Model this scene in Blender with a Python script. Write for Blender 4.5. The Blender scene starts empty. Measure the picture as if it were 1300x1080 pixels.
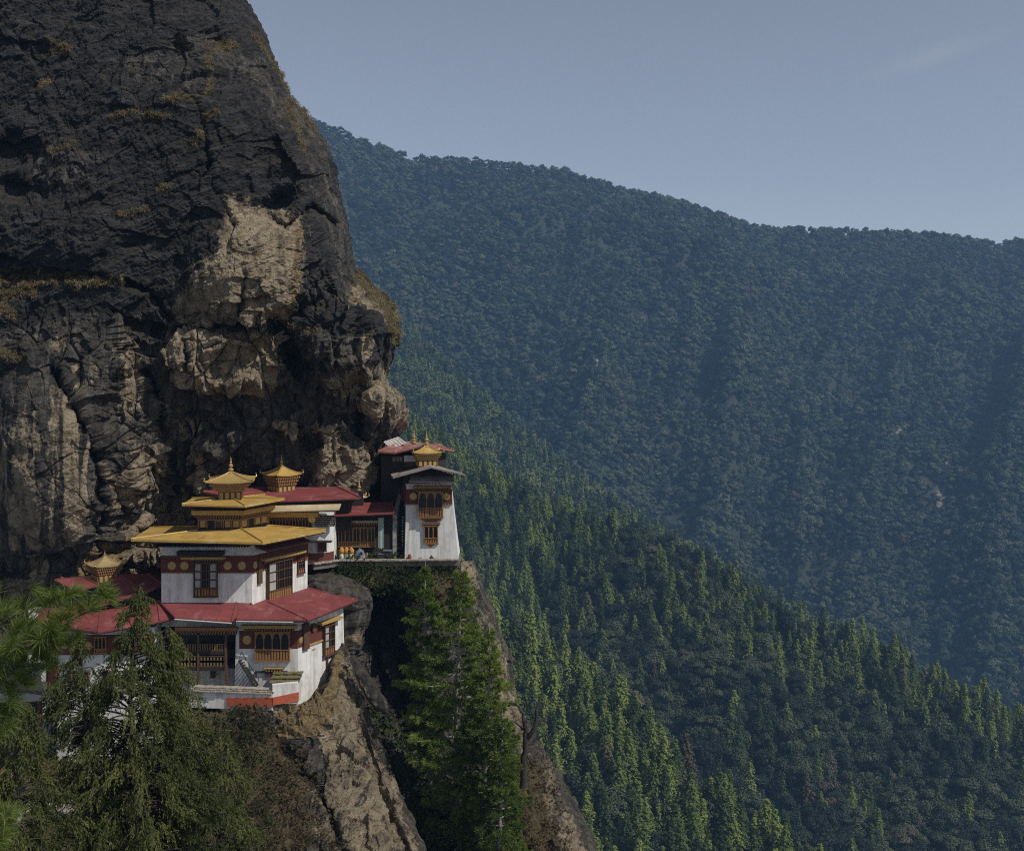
import bpy, math, random
import numpy as np
from mathutils import Vector, Matrix
R = math.radians
sc = bpy.context.scene
col = sc.collection
# ------------------------------------------------------------------ camera, light
F = 1440.0; HZ = 460.0                        # focal length and eye-level row in photo pixels (1300 x 1080)
cam_d = bpy.data.cameras.new('camera'); cam = bpy.data.objects.new('camera', cam_d); col.objects.link(cam)
cam.location = (0, 0, 0); cam.rotation_euler = (R(90), 0, 0)
cam_d.sensor_fit = 'HORIZONTAL'; cam_d.sensor_width = 36; cam_d.lens = 36*F/1300
cam_d.shift_y = -(540-HZ)/1300; cam_d.clip_start = 0.5; cam_d.clip_end = 20000
sc.camera = cam
SUN = Vector((0.57, -0.31, 0.76)).normalized()
sl = bpy.data.lights.new('sun', 'SUN'); so = bpy.data.objects.new('sun', sl); col.objects.link(so)
sl.energy = 5.0; sl.angle = R(0.5); sl.color = (1, .945, .85)
so.rotation_euler = SUN.to_track_quat('Z', 'Y').to_euler(); so.location = (60, -40, 200)
w = bpy.data.worlds.new('World'); sc.world = w; w.use_nodes = True
wn = w.node_tree; bg = wn.nodes['Background']
sky = wn.nodes.new('ShaderNodeTexSky'); sky.sky_type = 'NISHITA'; sky.sun_disc = False
sky.sun_elevation = math.asin(SUN.z); sky.sun_rotation = math.atan2(SUN.x, SUN.y)
sky.altitude = 3000; sky.air_density = 1.0; sky.dust_density = 5.0; sky.ozone_density = .4
hsv = wn.nodes.new('ShaderNodeHueSaturation'); hsv.inputs['Saturation'].default_value = .52; wn.links.new(sky.outputs[0], hsv.inputs['Color']); 
# a faint wisp of cloud high on the right, part of the sky itself
tc = wn.nodes.new('ShaderNodeTexCoord'); mp = wn.nodes.new('ShaderNodeMapping'); wn.links.new(tc.outputs['Generated'], mp.inputs[0])
cd = Vector(((1185-650)/1440, 1, (460-70)/1440)).normalized()
mp.inputs['Location'].default_value = (-cd.x*22, -cd.y*8, -cd.z*75+cd.x*14); mp.inputs['Scale'].default_value = (22, 8, 75); 
gr = wn.nodes.new('ShaderNodeTexGradient'); gr.gradient_type = 'SPHERICAL'
cx_ = wn.nodes.new('ShaderNodeVectorMath'); cx_.operation = 'MULTIPLY_ADD'; sp = wn.nodes.new('ShaderNodeSeparateXYZ'); wn.links.new(tc.outputs['Generated'], sp.inputs[0])
cb = wn.nodes.new('ShaderNodeCombineXYZ')
def wm(op, a, b):
    n = wn.nodes.new('ShaderNodeMath'); n.operation = op
    for k, v in enumerate((a, b)):
        if isinstance(v, (int, float)): n.inputs[k].default_value = v
        else: wn.links.new(v, n.inputs[k])
    return n.outputs[0]
dx_ = wm('SUBTRACT', sp.outputs[0], cd.x); dz_ = wm('SUBTRACT', wm('SUBTRACT', sp.outputs[2], cd.z), wm('MULTIPLY', dx_, .25))
wn.links.new(wm('MULTIPLY', dx_, 16.), cb.inputs[0]); wn.links.new(wm('MULTIPLY', dz_, 90.), cb.inputs[2]); wn.links.new(cb.outputs[0], gr.inputs[0])
cn = wn.nodes.new('ShaderNodeTexNoise'); cn.inputs['Scale'].default_value = 60; cn.inputs['Detail'].default_value = 6; wn.links.new(tc.outputs['Generated'], cn.inputs['Vector'])
cf = wm('MULTIPLY', wm('MULTIPLY', gr.outputs[1], cn.outputs[0]), .42)
cm_ = wn.nodes.new('ShaderNodeMix'); cm_.data_type = 'RGBA'; wn.links.new(cf, cm_.inputs[0]); wn.links.new(hsv.outputs[0], cm_.inputs[6]); cm_.inputs[7].default_value = (4.6, 4.7, 5.0, 1)
wn.links.new(cm_.outputs[2], bg.inputs[0]); bg.inputs[1].default_value = 0.12
sc.view_settings.view_transform = 'Standard'; sc.view_settings.look = 'None'
sc.view_settings.exposure = -0.25; sc.view_settings.gamma = 1
sc.render.engine = 'CYCLES'
sc.cycles.use_denoising = False; sc.cycles.filter_width = 1.1; sc.cycles.max_bounces = 6; sc.cycles.diffuse_bounces = 2
sc.cycles.transparent_max_bounces = 8; sc.cycles.volume_bounces = 0

# ------------------------------------------------------------------ helpers
def P(px, py, Y): return Vector(((px-650)/F*Y, Y, (HZ-py)/F*Y))
rng = np.random.default_rng(7); random.seed(7)
def tag(o, label=None, cat=None, group=None, kind=None):
    if label: o['label'] = label
    if cat: o['category'] = cat
    if group: o['group'] = group
    if kind: o['kind'] = kind
    return o
def empty(name, loc=(0, 0, 0)):
    o = bpy.data.objects.new(name, None); col.objects.link(o); o.location = loc; return o
def link(name, me, mat=None, parent=None):
    o = bpy.data.objects.new(name, me); col.objects.link(o)
    if mat: me.materials.append(mat)
    if parent:
        o.parent = parent
        if parent.type == 'EMPTY': o.matrix_parent_inverse = Matrix.Translation(-Vector(parent.location))
    return o
def mesh_np(name, V, Fc, smooth=False):
    """V (n,3), Fc (m,k) all faces of one size"""
    me = bpy.data.meshes.new(name); V = np.asarray(V, np.float32); Fc = np.asarray(Fc, np.int32)
    k = Fc.shape[1]; m = len(Fc)
    me.vertices.add(len(V)); me.vertices.foreach_set('co', V.ravel())
    me.loops.add(m*k); me.loops.foreach_set('vertex_index', Fc.ravel())
    me.polygons.add(m); me.polygons.foreach_set('loop_start', np.arange(m, dtype=np.int32)*k)
    me.polygons.foreach_set('loop_total', np.full(m, k, np.int32))
    me.polygons.foreach_set('use_smooth', np.full(m, smooth, bool))
    me.update(calc_edges=True); return me
def attr(me, name, vals):
    a = me.attributes.new(name, 'FLOAT', 'POINT'); a.data.foreach_set('value', np.asarray(vals, np.float32).ravel())

def _h(i, j, k, seed):
    n = (i.astype(np.int64)*374761393 + j.astype(np.int64)*668265263 + k.astype(np.int64)*2147483647 + seed*974634777) & 0x7fffffff
    n = ((n ^ (n >> 13))*1274126177) & 0x7fffffff
    n = ((n ^ (n >> 11))*1103515245) & 0x7fffffff
    return ((n >> 7) & 0xffff)/65535.0
def vnoise(p, seed=0):
    """value noise in -1..1 for p (...,3)"""
    f = np.floor(p); t = p-f; t = t*t*t*(t*(t*6-15)+10); i, j, k = (f[..., a].astype(np.int64) for a in range(3))
    r = 0
    for a in (0, 1):
        for b in (0, 1):
            for c in (0, 1):
                wgt = (t[..., 0] if a else 1-t[..., 0])*(t[..., 1] if b else 1-t[..., 1])*(t[..., 2] if c else 1-t[..., 2])
                r = r + wgt*_h(i+a, j+b, k+c, seed)
    return r*2-1
def fbm(p, oct=4, seed=0, gain=.5, ridged=False):
    a = 1; s = 0; tot = 0
    for o in range(oct):
        n = vnoise(p*(2.03**o)+o*17.3, seed+o)
        if ridged: n = 1-2*np.abs(n)
        s = s+a*n; tot += a; a *= gain
    return s/tot
def facets(u, v, seed, tilt=1.0, offs=.5):
    """voronoi blocks with tilted flat faces; returns height, distance to the nearest crack"""
    i0 = np.floor(u).astype(np.int64); j0 = np.floor(v).astype(np.int64)
    d1 = np.full(u.shape, 9.); d2 = np.full(u.shape, 9.); hh = np.zeros(u.shape)
    z = np.zeros_like(i0)
    for a in (-1, 0, 1):
        for b in (-1, 0, 1):
            i = i0+a; j = j0+b
            fx = i+_h(i, j, z, seed); fy = j+_h(i, j, z, seed+1)
            dx = u-fx; dy = v-fy; d = dx*dx+dy*dy
            h = (_h(i, j, z, seed+2)*2-1)*offs + tilt*(dx*(_h(i, j, z, seed+3)*2-1)+dy*(_h(i, j, z, seed+4)*2-1))
            near = d < d1
            d2 = np.where(near, d1, np.minimum(d2, d)); hh = np.where(near, h, hh); d1 = np.where(near, d, d1)
    return hh, np.sqrt(d2)-np.sqrt(d1)
def sstep(a, b, x): t = np.clip((x-a)/(b-a), 0, 1); return t*t*(3-2*t)
def polymask(px, py, poly, soft):
    """soft inside mask of a polygon in photo space (signed distance)"""
    poly = np.array(poly, float); n = len(poly); ins = np.zeros(px.shape, bool); dm = np.full(px.shape, 1e9)
    for a in range(n):
        x0, y0 = poly[a]; x1, y1 = poly[(a+1) % n]
        c = ((y0 > py) != (y1 > py)) & (px < (x1-x0)*(py-y0)/((y1-y0) if y1 != y0 else 1e-9)+x0); ins ^= c
        t = np.clip(((px-x0)*(x1-x0)+(py-y0)*(y1-y0))/((x1-x0)**2+(y1-y0)**2), 0, 1)
        dm = np.minimum(dm, np.hypot(px-x0-t*(x1-x0), py-y0-t*(y1-y0)))
    sd = np.where(ins, dm, -dm); return sstep(-soft, soft, sd)
def linedist(px, py, pts):
    dm = np.full(px.shape, 1e9)
    for (x0, y0), (x1, y1) in zip(pts[:-1], pts[1:]):
        t = np.clip(((px-x0)*(x1-x0)+(py-y0)*(y1-y0))/((x1-x0)**2+(y1-y0)**2), 0, 1)
        dm = np.minimum(dm, np.hypot(px-x0-t*(x1-x0), py-y0-t*(y1-y0)))
    return dm

def st(*a): return np.stack(np.broadcast_arrays(*a), -1)
# ------------------------------------------------------------------ materials
def new_mat(name):
    m = bpy.data.materials.new(name); m.use_nodes = True
    nt = m.node_tree; return m, nt, nt.nodes['Principled BSDF']
def N(nt, t, **kw):
    n = nt.nodes.new(t)
    for k, v in kw.items(): setattr(n, k, v)
    return n
def coords(nt, scale=(1, 1, 1), space='Object'):
    if space == 'World': g = N(nt, 'ShaderNodeNewGeometry'); out = g.outputs['Position']
    else: g = N(nt, 'ShaderNodeTexCoord'); out = g.outputs[space]
    mp = N(nt, 'ShaderNodeMapping'); mp.inputs['Scale'].default_value = scale; nt.links.new(out, mp.inputs[0]); return mp.outputs[0]
def noise(nt, vec, scale, detail=6, rough=.6, dist=0.):
    n = N(nt, 'ShaderNodeTexNoise'); n.inputs['Scale'].default_value = scale; n.inputs['Detail'].default_value = detail
    n.inputs['Roughness'].default_value = rough; n.inputs['Distortion'].default_value = dist
    nt.links.new(vec, n.inputs['Vector']); return n.outputs['Fac']
def ramp(nt, fac, stops):
    r = N(nt, 'ShaderNodeValToRGB'); e = r.color_ramp.elements
    while len(e) < len(stops): e.new(.5)
    for k, (p, c) in enumerate(stops): e[k].position = p; e[k].color = (*c, 1)
    nt.links.new(fac, r.inputs[0]); return r.outputs[0]
def mixc(nt, fac, a, b, mode='MIX'):
    m = N(nt, 'ShaderNodeMix', data_type='RGBA', blend_type=mode)
    for s, v in ((m.inputs[0], fac), (m.inputs[6], a), (m.inputs[7], b)):
        if isinstance(v, (int, float)): s.default_value = v
        elif isinstance(v, tuple): s.default_value = (*v, 1)
        else: nt.links.new(v, s)
    return m.outputs[2]
def mth(nt, op, a, b=None, c=None):
    m = N(nt, 'ShaderNodeMath', operation=op)
    for k, v in enumerate((a, b, c)):
        if v is None: continue
        if isinstance(v, (int, float)): m.inputs[k].default_value = v
        else: nt.links.new(v, m.inputs[k])
    return m.outputs[0]
def bump(nt, b, h, strength=.5, dist=.05):
    n = N(nt, 'ShaderNodeBump'); n.inputs['Strength'].default_value = strength; n.inputs['Distance'].default_value = dist
    nt.links.new(h, n.inputs['Height']); nt.links.new(n.outputs[0], b.inputs['Normal'])

def rock_mat():
    m, nt, b = new_mat('cliff_rock')
    v = coords(nt, (1, 1, 1), 'World')
    vs = coords(nt, (1, 1, .22), 'World')
    vd = N(nt, 'ShaderNodeMapping'); vd.inputs['Rotation'].default_value = (0, R(28), 0); vd.inputs['Scale'].default_value = (.35, 1, 1.6)
    g = N(nt, 'ShaderNodeNewGeometry'); nt.links.new(g.outputs['Position'], vd.inputs[0]); vd = vd.outputs[0]
    at = N(nt, 'ShaderNodeAttribute', attribute_name='tan'); ag = N(nt, 'ShaderNodeAttribute', attribute_name='moss')
    ab = N(nt, 'ShaderNodeAttribute', attribute_name='ochre'); am = N(nt, 'ShaderNodeAttribute', attribute_name='mid')
    n1 = noise(nt, v, .55, 10, .72); n2 = noise(nt, vs, .9, 8, .7, .6); n3 = noise(nt, vd, .8, 9, .7); n4 = noise(nt, v, 3.2, 8, .75)
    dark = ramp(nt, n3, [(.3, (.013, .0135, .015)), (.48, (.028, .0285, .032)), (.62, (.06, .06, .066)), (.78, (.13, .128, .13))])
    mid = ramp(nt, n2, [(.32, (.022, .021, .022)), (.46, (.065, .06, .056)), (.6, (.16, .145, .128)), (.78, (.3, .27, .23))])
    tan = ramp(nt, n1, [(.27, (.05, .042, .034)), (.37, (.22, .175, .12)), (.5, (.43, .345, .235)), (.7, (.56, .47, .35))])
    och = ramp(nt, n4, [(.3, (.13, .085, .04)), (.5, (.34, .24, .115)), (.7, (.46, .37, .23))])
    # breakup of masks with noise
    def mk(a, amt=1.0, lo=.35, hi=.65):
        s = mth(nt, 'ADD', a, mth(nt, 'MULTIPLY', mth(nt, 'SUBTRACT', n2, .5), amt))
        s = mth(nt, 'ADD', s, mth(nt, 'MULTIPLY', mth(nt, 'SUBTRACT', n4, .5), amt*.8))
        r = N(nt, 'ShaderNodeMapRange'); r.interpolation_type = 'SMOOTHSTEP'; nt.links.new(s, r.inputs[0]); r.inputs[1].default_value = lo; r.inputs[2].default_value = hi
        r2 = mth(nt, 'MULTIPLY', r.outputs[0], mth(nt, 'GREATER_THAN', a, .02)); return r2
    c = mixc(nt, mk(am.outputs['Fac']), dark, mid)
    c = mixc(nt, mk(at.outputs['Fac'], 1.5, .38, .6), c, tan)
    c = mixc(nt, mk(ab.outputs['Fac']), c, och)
    # black water streaks running down
    vst = coords(nt, (1.4, 1.4, .07), 'World'); st = noise(nt, vst, 1.0, 6, .6, .3)
    stm = ramp(nt, st, [(.5, (1, 1, 1)), (.62, (.35, .34, .34))]); c = mixc(nt, .75, c, stm, 'MULTIPLY')
    # pale lichen flecks
    lf = ramp(nt, noise(nt, v, 9, 4, .8), [(.66, (0, 0, 0)), (.74, (1, 1, 1))])
    c = mixc(nt, mth(nt, 'MULTIPLY', lf, .22), c, (.32, .3, .27))
    # dry grass / moss on ledges (surface faces up)
    sx = N(nt, 'ShaderNodeSeparateXYZ'); nt.links.new(g.outputs['Normal'], sx.inputs[0])
    up = mth(nt, 'MULTIPLY', ramp(nt, mth(nt, 'ADD', sx.outputs[2], mth(nt, 'MULTIPLY', mth(nt, 'SUBTRACT', n4, .5), .5)), [(.45, (0, 0, 0)), (.6, (1, 1, 1))]), .8)
    mo = mth(nt, 'MAXIMUM', mth(nt, 'MULTIPLY', up, .35), mk(ag.outputs['Fac']))
    grass = ramp(nt, n4, [(.35, (.035, .032, .018)), (.5, (.11, .085, .04)), (.68, (.2, .15, .075))])
    c = mixc(nt, mo, c, grass)
    nt.links.new(c, b.inputs['Base Color']); b.inputs['Roughness'].default_value = .82; b.inputs['Specular IOR Level'].default_value = .3
    hgt = mth(nt, 'ADD', mth(nt, 'MULTIPLY', n1, 1.6), mth(nt, 'ADD', mth(nt, 'MULTIPLY', n3, 1.3), mth(nt, 'MULTIPLY', n4, .45)))
    bump(nt, b, hgt, 1.0, .95)
    return m
ROCK = rock_mat()
def foliage_mat(name, c0, c1, c2, hue_scale=.02, trans=.25, world_tint=None, rand=True):
    m, nt, b = new_mat(name)
    oi = N(nt, 'ShaderNodeObjectInfo'); v = coords(nt, (1, 1, 1), 'World')
    n = noise(nt, v, hue_scale, 4, .6); n2 = noise(nt, v, 1.1, 3, .6)
    f = mth(nt, 'ADD', mth(nt, 'MULTIPLY', n, .9), mth(nt, 'MULTIPLY', n2, .25))
    if rand: f = mth(nt, 'ADD', f, mth(nt, 'MULTIPLY', mth(nt, 'SUBTRACT', oi.outputs['Random'], .5), .7))
    c = ramp(nt, f, [(.38, c0), (.58, c1), (.8, c2)])
    if rand: c = mixc(nt, mth(nt, 'MULTIPLY', mth(nt, 'GREATER_THAN', mth(nt, 'FRACT', mth(nt, 'MULTIPLY', oi.outputs['Random'], 37.7)), .98), .7), c, (.12, .085, .06))
    nt.links.new(c, b.inputs['Base Color']); b.inputs['Roughness'].default_value = .6; b.inputs['Specular IOR Level'].default_value = .25
    tr = N(nt, 'ShaderNodeBsdfTranslucent'); nt.links.new(mixc(nt, 1.0, c, (1.25, 1.35, .6), 'MULTIPLY'), tr.inputs[0])
    ms = N(nt, 'ShaderNodeMixShader'); ms.inputs[0].default_value = trans
    nt.links.new(b.outputs[0], ms.inputs[1]); nt.links.new(tr.outputs[0], ms.inputs[2])
    nt.links.new(ms.outputs[0], nt.nodes['Material Output'].inputs['Surface']); return m
def simple(name, colr, rough=.7, var=.25, scale=3., bmp=.0, stretch=(1, 1, 1), metal=0., spec=.4, dark=None):
    m, nt, b = new_mat(name); v = coords(nt, stretch, 'World'); n = noise(nt, v, scale, 6, .65)
    d = tuple(x*(1-var) for x in colr) if dark is None else dark
    l = tuple(min(1, x*(1+var*.5)) for x in colr)
    c = ramp(nt, n, [(.3, d), (.5, colr), (.72, l)])
    nt.links.new(c, b.inputs['Base Color']); b.inputs['Roughness'].default_value = rough
    b.inputs['Metallic'].default_value = metal; b.inputs['Specular IOR Level'].default_value = spec
    if bmp: bump(nt, b, n, 1.0, bmp)
    return m
# ------------------------------------------------------------------ land: valley floor, hills
EARTH = simple('forest_floor', (.02, .026, .014), .95, .5, .05)
gx = np.linspace(-2400, 2400, 61); gy = np.linspace(-150, 3100, 61)
GX, GY = np.meshgrid(gx, gy); GZ = -640+20*fbm(np.stack([GX/500, GY/500, GX*0], -1), 3, 5)
def gridfaces(nr, nc):
    i = np.arange(nr-1)[:, None]*nc+np.arange(nc-1)[None, :]; i = i.ravel()
    return np.stack([i, i+1, i+nc+1, i+nc], 1)
o = link('ground', mesh_np('ground', np.stack([GX, GY, GZ], -1).reshape(-1, 3), gridfaces(61, 61), True), EARTH)
tag(o, 'dark valley floor far below between the forested slopes', kind='structure')

def hill(name, crest, foot, rows, cols, amp, wl, seed, label, diag=(0, 0), mat=None):
    """slope whose crest and foot are given as (px, py, Y); gullies run down it; the far side falls away behind"""
    cr = np.array([tuple(P(*c)) for c in crest]); fo = np.array([tuple(P(*c)) for c in foot])
    u = np.linspace(0, 1, cols); uc = np.linspace(0, 1, len(cr)); uf = np.linspace(0, 1, len(fo))
    C = np.stack([np.interp(u, uc, cr[:, a]) for a in range(3)], -1); D = np.stack([np.interp(u, uf, fo[:, a]) for a in range(3)], -1)
    v = np.linspace(-.35, 1, rows)[:, None]
    vv = np.clip(v, 0, 1)[..., None]; S = C[None]*(1-vv)+D[None]*vv
    S[..., 2] += 0.10*np.abs(D[None, :, 2]-C[None, :, 2])*np.sin(np.pi*vv[..., 0])
    back = np.clip(-v, 0, 1)[..., None]
    S = S+back*np.array([0, 1.0, -.75])*np.linalg.norm(D-C, axis=-1).mean()
    # gullies
    s = (u[None, :]*np.linalg.norm(C[-1]-C[0])); dn = v*np.linalg.norm(D-C, axis=-1).mean()
    g = st((s+diag[0]*dn)/wl, dn/(wl*2.6), seed+0.)
    n = fbm(g, 4, seed, .5, True)*amp + fbm(st(s/wl/2.5, dn/wl/2.5, 3.3), 3, seed+9)*amp*.9
    S[..., 2] += n*sstep(-.02, .3, np.maximum(v, -v*.5))
    me = mesh_np(name, S.reshape(-1, 3), gridfaces(rows, cols)[:, ::-1], True)
    if name == 'far_mountain': attr(me, 'bare', BAREF(S))
    o = link(name, me, mat or EARTH); tag(o, label, kind='structure')
    return S
def project(X): return 650+F*X[..., 0]/X[..., 1], HZ-F*X[..., 2]/X[..., 1]
def sample(S, n, seed, vmin=0):
    r = np.random.default_rng(seed); nr, nc = S.shape[:2]; r0 = int(vmin*nr)
    A = S[:-1, :-1]; B = S[1:, :-1]; C = S[:-1, 1:]
    area = np.linalg.norm(np.cross(B-A, C-A), axis=-1); area[:r0] = 0
    p = (area/area.sum()).ravel(); k = r.choice(len(p), n, p=p); i, j = np.divmod(k, nc-1)
    a = r.random((n, 1)); b = r.random((n, 1))
    return S[i, j]*(1-a)*(1-b)+S[i+1, j]*a*(1-b)+S[i, j+1]*(1-a)*b+S[i+1, j+1]*a*b

def BAREF(S): return np.clip(barren(S)*1.4, 0, 1)
def project(X): return 650+F*X[..., 0]/X[..., 1], HZ-F*X[..., 2]/X[..., 1]
BARE, nt, b = new_mat('forest_floor_and_rock'); v = coords(nt, (1, 1, 1), 'World')
ba = N(nt, 'ShaderNodeAttribute', attribute_name='bare')
nt.links.new(mixc(nt, ba.outputs['Fac'], (.02, .026, .014), ramp(nt, noise(nt, v, .05, 5), [(.35, (.08, .07, .05)), (.65, (.24, .22, .19))])), b.inputs['Base Color']); b.inputs['Roughness'].default_value = .95
def barren(X):
    px, py = project(X); ln = np.minimum.reduce([linedist(px, py, L) for L in ([(1205, 580), (1192, 630), (1196, 690), (1188, 730)], [(1262, 640), (1255, 700)], [(1060, 575), (1120, 552)], [(915, 620), (940, 640)], [(755, 455), (760, 462)], [(528, 400), (532, 404)], [(1090, 560), (1150, 545)])])
    return np.exp(-(ln/5)**2)*(.55+.75*vnoise(X/18., 8))
SF = hill('far_mountain', [(150, 138, 2600), (300, 142, 2600), (405, 160, 2600), (440, 176, 2600), (520, 208, 2600), (600, 211, 2600), (700, 219, 2600), (760, 238, 2600), (830, 254, 2600), (900, 275, 2600), (980, 296, 2600), (1060, 298, 2600), (1130, 301, 2600), (1200, 309, 2600), (1260, 312, 2600), (1300, 310, 2600), (1400, 305, 2600), (1560, 290, 2600)],
          [(150, 1000, 1500), (1000, 960, 1450), (1560, 1150, 1350)], 150, 330, 100, 360, 11, 'hazy blue forested mountain filling the background up to the skyline', (.35, 0), BARE)
SM = hill('middle_spur', [(380, 330, 1800), (470, 372, 1750), (540, 452, 1650), (600, 505, 1560), (660, 560, 1480), (720, 610, 1400), (790, 662, 1300), (850, 700, 1240), (920, 738, 1180), (1000, 784, 1130), (1080, 832, 1100), (1180, 900, 1080)],
          [(200, 820, 1150), (600, 900, 1000), (1100, 1150, 800)], 90, 200, 40, 180, 23, 'blue green forested spur descending to the right below the far mountain', (-.3, 0))
SN = hill('near_ridge', [(480, 560, 1000), (560, 590, 960), (610, 630, 920), (660, 660, 890), (710, 685, 870), (750, 700, 855), (800, 708, 840), (860, 735, 820), (920, 770, 800), (1000, 825, 780), (1060, 850, 765), (1130, 876, 750), (1200, 908, 740), (1250, 928, 730), (1300, 962, 720), (1420, 1040, 700)],
          [(380, 1250, 640), (700, 1300, 600), (1000, 1350, 580), (1420, 1450, 560)], 90, 160, 26, 100, 37, 'dark green forested ridge falling to the right behind the cliff', (-.5, 0))
SS = hill('near_spur', [(560, 820, 560), (640, 865, 540), (700, 905, 525), (740, 925, 515), (790, 970, 505), (830, 1005, 495), (870, 1045, 485), (930, 1095, 470), (1010, 1150, 455), (1100, 1230, 440)],
          [(500, 1400, 400), (800, 1500, 380), (1100, 1700, 360)], 60, 90, 9, 60, 51, 'sunlit green spur at the bottom of the valley beside the cliff', (-.4, 0))

# ------------------------------------------------------------------ tree shapes
def leafcards(C, Nn, size, aspect=.6, jit=.5, r=None):
    """one irregular quad per centre C facing roughly along Nn"""
    n = len(C); r = r or rng
    Nn = Nn+r.normal(0, jit, (n, 3)); Nn /= np.linalg.norm(Nn, axis=1, keepdims=True)+1e-9
    t = r.normal(0, 1, (n, 3)); t -= (t*Nn).sum(1, keepdims=True)*Nn; t /= np.linalg.norm(t, axis=1, keepdims=True)+1e-9
    b = np.cross(Nn, t); s = (size*np.ones(n))[:, None]*r.uniform(.6, 1.4, (n, 1))
    q = np.stack([C-t*s*.5, C+b*s*aspect*.5+Nn*s*.1, C+t*s*.5, C-b*s*aspect*.5+Nn*s*.1], 1)
    return q.reshape(-1, 3)
def quads(n): return np.arange(n*4).reshape(n, 4)
def tube_np(path, rad, seg=7):
    path = np.asarray(path, float); rad = np.asarray(rad, float); n = len(path)
    d = np.gradient(path, axis=0); d /= np.linalg.norm(d, axis=1, keepdims=True)+1e-9
    up = np.array([0, 0, 1.]) if abs(d[0, 2]) < .8 else np.array([1., 0, 0])
    a = np.cross(d, up); a /= np.linalg.norm(a, axis=1, keepdims=True)+1e-9; b = np.cross(d, a)
    th = np.arange(seg)*2*np.pi/seg
    V = path[:, None]+rad[:, None, None]*(np.cos(th)[None, :, None]*a[:, None]+np.sin(th)[None, :, None]*b[:, None])
    i = np.arange(n-1)[:, None]*seg; j = np.arange(seg)[None]; k = (j+1) % seg
    Fq = np.stack([i+j, i+k, i+seg+k, i+seg+j], -1).reshape(-1, 4)
    return V.reshape(-1, 3), Fq
class Acc:
    def __init__(s): s.v = []; s.f = []; s.n = 0
    def add(s, V, Fq): s.v.append(V); s.f.append(np.asarray(Fq)+s.n); s.n += len(V)
    def mesh(s, name, smooth=False): return mesh_np(name, np.concatenate(s.v), np.concatenate(s.f), smooth)
BARK = simple('bark', (.075, .06, .048), .9, .5, 4, .03, (1, 1, .2))
PALEBARK = simple('pale_bark', (.2, .185, .17), .9, .5, 3, .03, (1, 1, .3))
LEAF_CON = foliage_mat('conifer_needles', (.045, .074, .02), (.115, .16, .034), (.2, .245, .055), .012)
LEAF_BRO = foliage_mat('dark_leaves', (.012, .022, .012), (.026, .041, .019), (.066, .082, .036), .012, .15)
LEAF_FAR = foliage_mat('distant_forest_leaves', (.016, .032, .02), (.038, .062, .03), (.1, .115, .055), .006, .15)

def conifer_mesh(seed, H=24., W=5.2, whorls=26, per=7, cards=6, size=1.0):
    r = np.random.default_rng(seed); C = []; Nn = []
    for k in range(whorls):
        t = .10+.9*(k/whorls)**.95; z = H*t; L = W*(1-t)**.92*(.72+.5*r.random())+.2; a0 = r.random()*6.28
        for q in range(per):
            a = a0+q*6.283/per+r.normal(0, .2); l = L*r.uniform(.55, 1.15)
            if r.random() < .2: continue
            s = np.linspace(.2, 1, cards)+r.uniform(-.05, .05, cards)
            dr = np.array([math.cos(a), math.sin(a), 0]); sd = np.array([-dr[1], dr[0], 0])
            p = dr*(s[:, None]*l)+np.array([0, 0, z])+np.array([0, 0, 1.])*(s*l*.22-s**2*l*.42)[:, None]
            p = p+sd*(r.normal(0, .2, (cards, 1))*l*(1.25-s[:, None]))+r.normal(0, .12, (cards, 3))
            C.append(p); Nn.append(np.tile(dr*.75+np.array([0, 0, .8]), (cards, 1)))
    C = np.concatenate(C); Nn = np.concatenate(Nn)
    return mesh_np('crown', leafcards(C, Nn, size, .5, .38, r), quads(len(C)))
def broad_mesh(seed, H=20., W=6., lobes=16, per=130, size=1.0):
    r = np.random.default_rng(seed); C = []; Nn = []
    for k in range(lobes):
        t = r.uniform(.32, .97); rr = W*math.sqrt(max(0, 1-((t-.5)/.52)**2))*.62
        a = r.random()*6.28; c = np.array([math.cos(a)*rr, math.sin(a)*rr, H*t*r.uniform(.8, 1.0)]) if k else np.array([0, 0, H*.85])
        R_ = W*r.uniform(.18, .46); d = r.normal(0, 1, (per, 3)); d[:, 2] = np.abs(d[:, 2])*1.1-.35; d /= np.linalg.norm(d, axis=1, keepdims=True)
        C.append(c+d*R_*r.uniform(.6, 1.25, (per, 1))*np.array([1, 1, .8])); Nn.append(d*.6+(C[-1]-np.array([0, 0, H*.55]))/W*.5)
    C = np.concatenate(C); Nn = np.concatenate(Nn)
    return mesh_np('crown', leafcards(C, Nn, size, .65, .32, r), quads(len(C)))
def trunk_mesh(seed, H, rad):
    r = np.random.default_rng(seed); n = 8; z = np.linspace(-1.5, H, n); p = np.stack([np.cumsum(r.normal(0, .06, n)), np.cumsum(r.normal(0, .06, n)), z], -1)
    V, Fq = tube_np(p, rad*np.linspace(1, .12, n), 6); me = mesh_np('trunk', V, Fq, True); me.materials.append(BARK); return me
CON = []; 
for k in range(5):
    me = conifer_mesh(100+k, 23, 6.8+.9*(k % 3), 25+k, 8, 17, .62); me.materials.append(LEAF_CON); CON.append((me, trunk_mesh(k, 23, .38)))
BRO = []
for k in range(5):
    me = broad_mesh(200+k, 19+k, 5.6+.4*(k % 3), 20, 230, .72); me.materials.append(LEAF_BRO); BRO.append((me, trunk_mesh(20+k, 16, .45)))
LEAF_MID = foliage_mat('spur_leaves', (.03, .055, .024), (.075, .11, .035), (.15, .18, .06), .008, .15)
def far_mesh(seed, con, mat=None):
    me = conifer_mesh(seed, 20, 5.6, 13, 7, 5, 1.5) if con else broad_mesh(seed, 15, 6.5, 9, 90, 1.25)
    me.materials.append(mat or LEAF_FAR); return me
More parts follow.
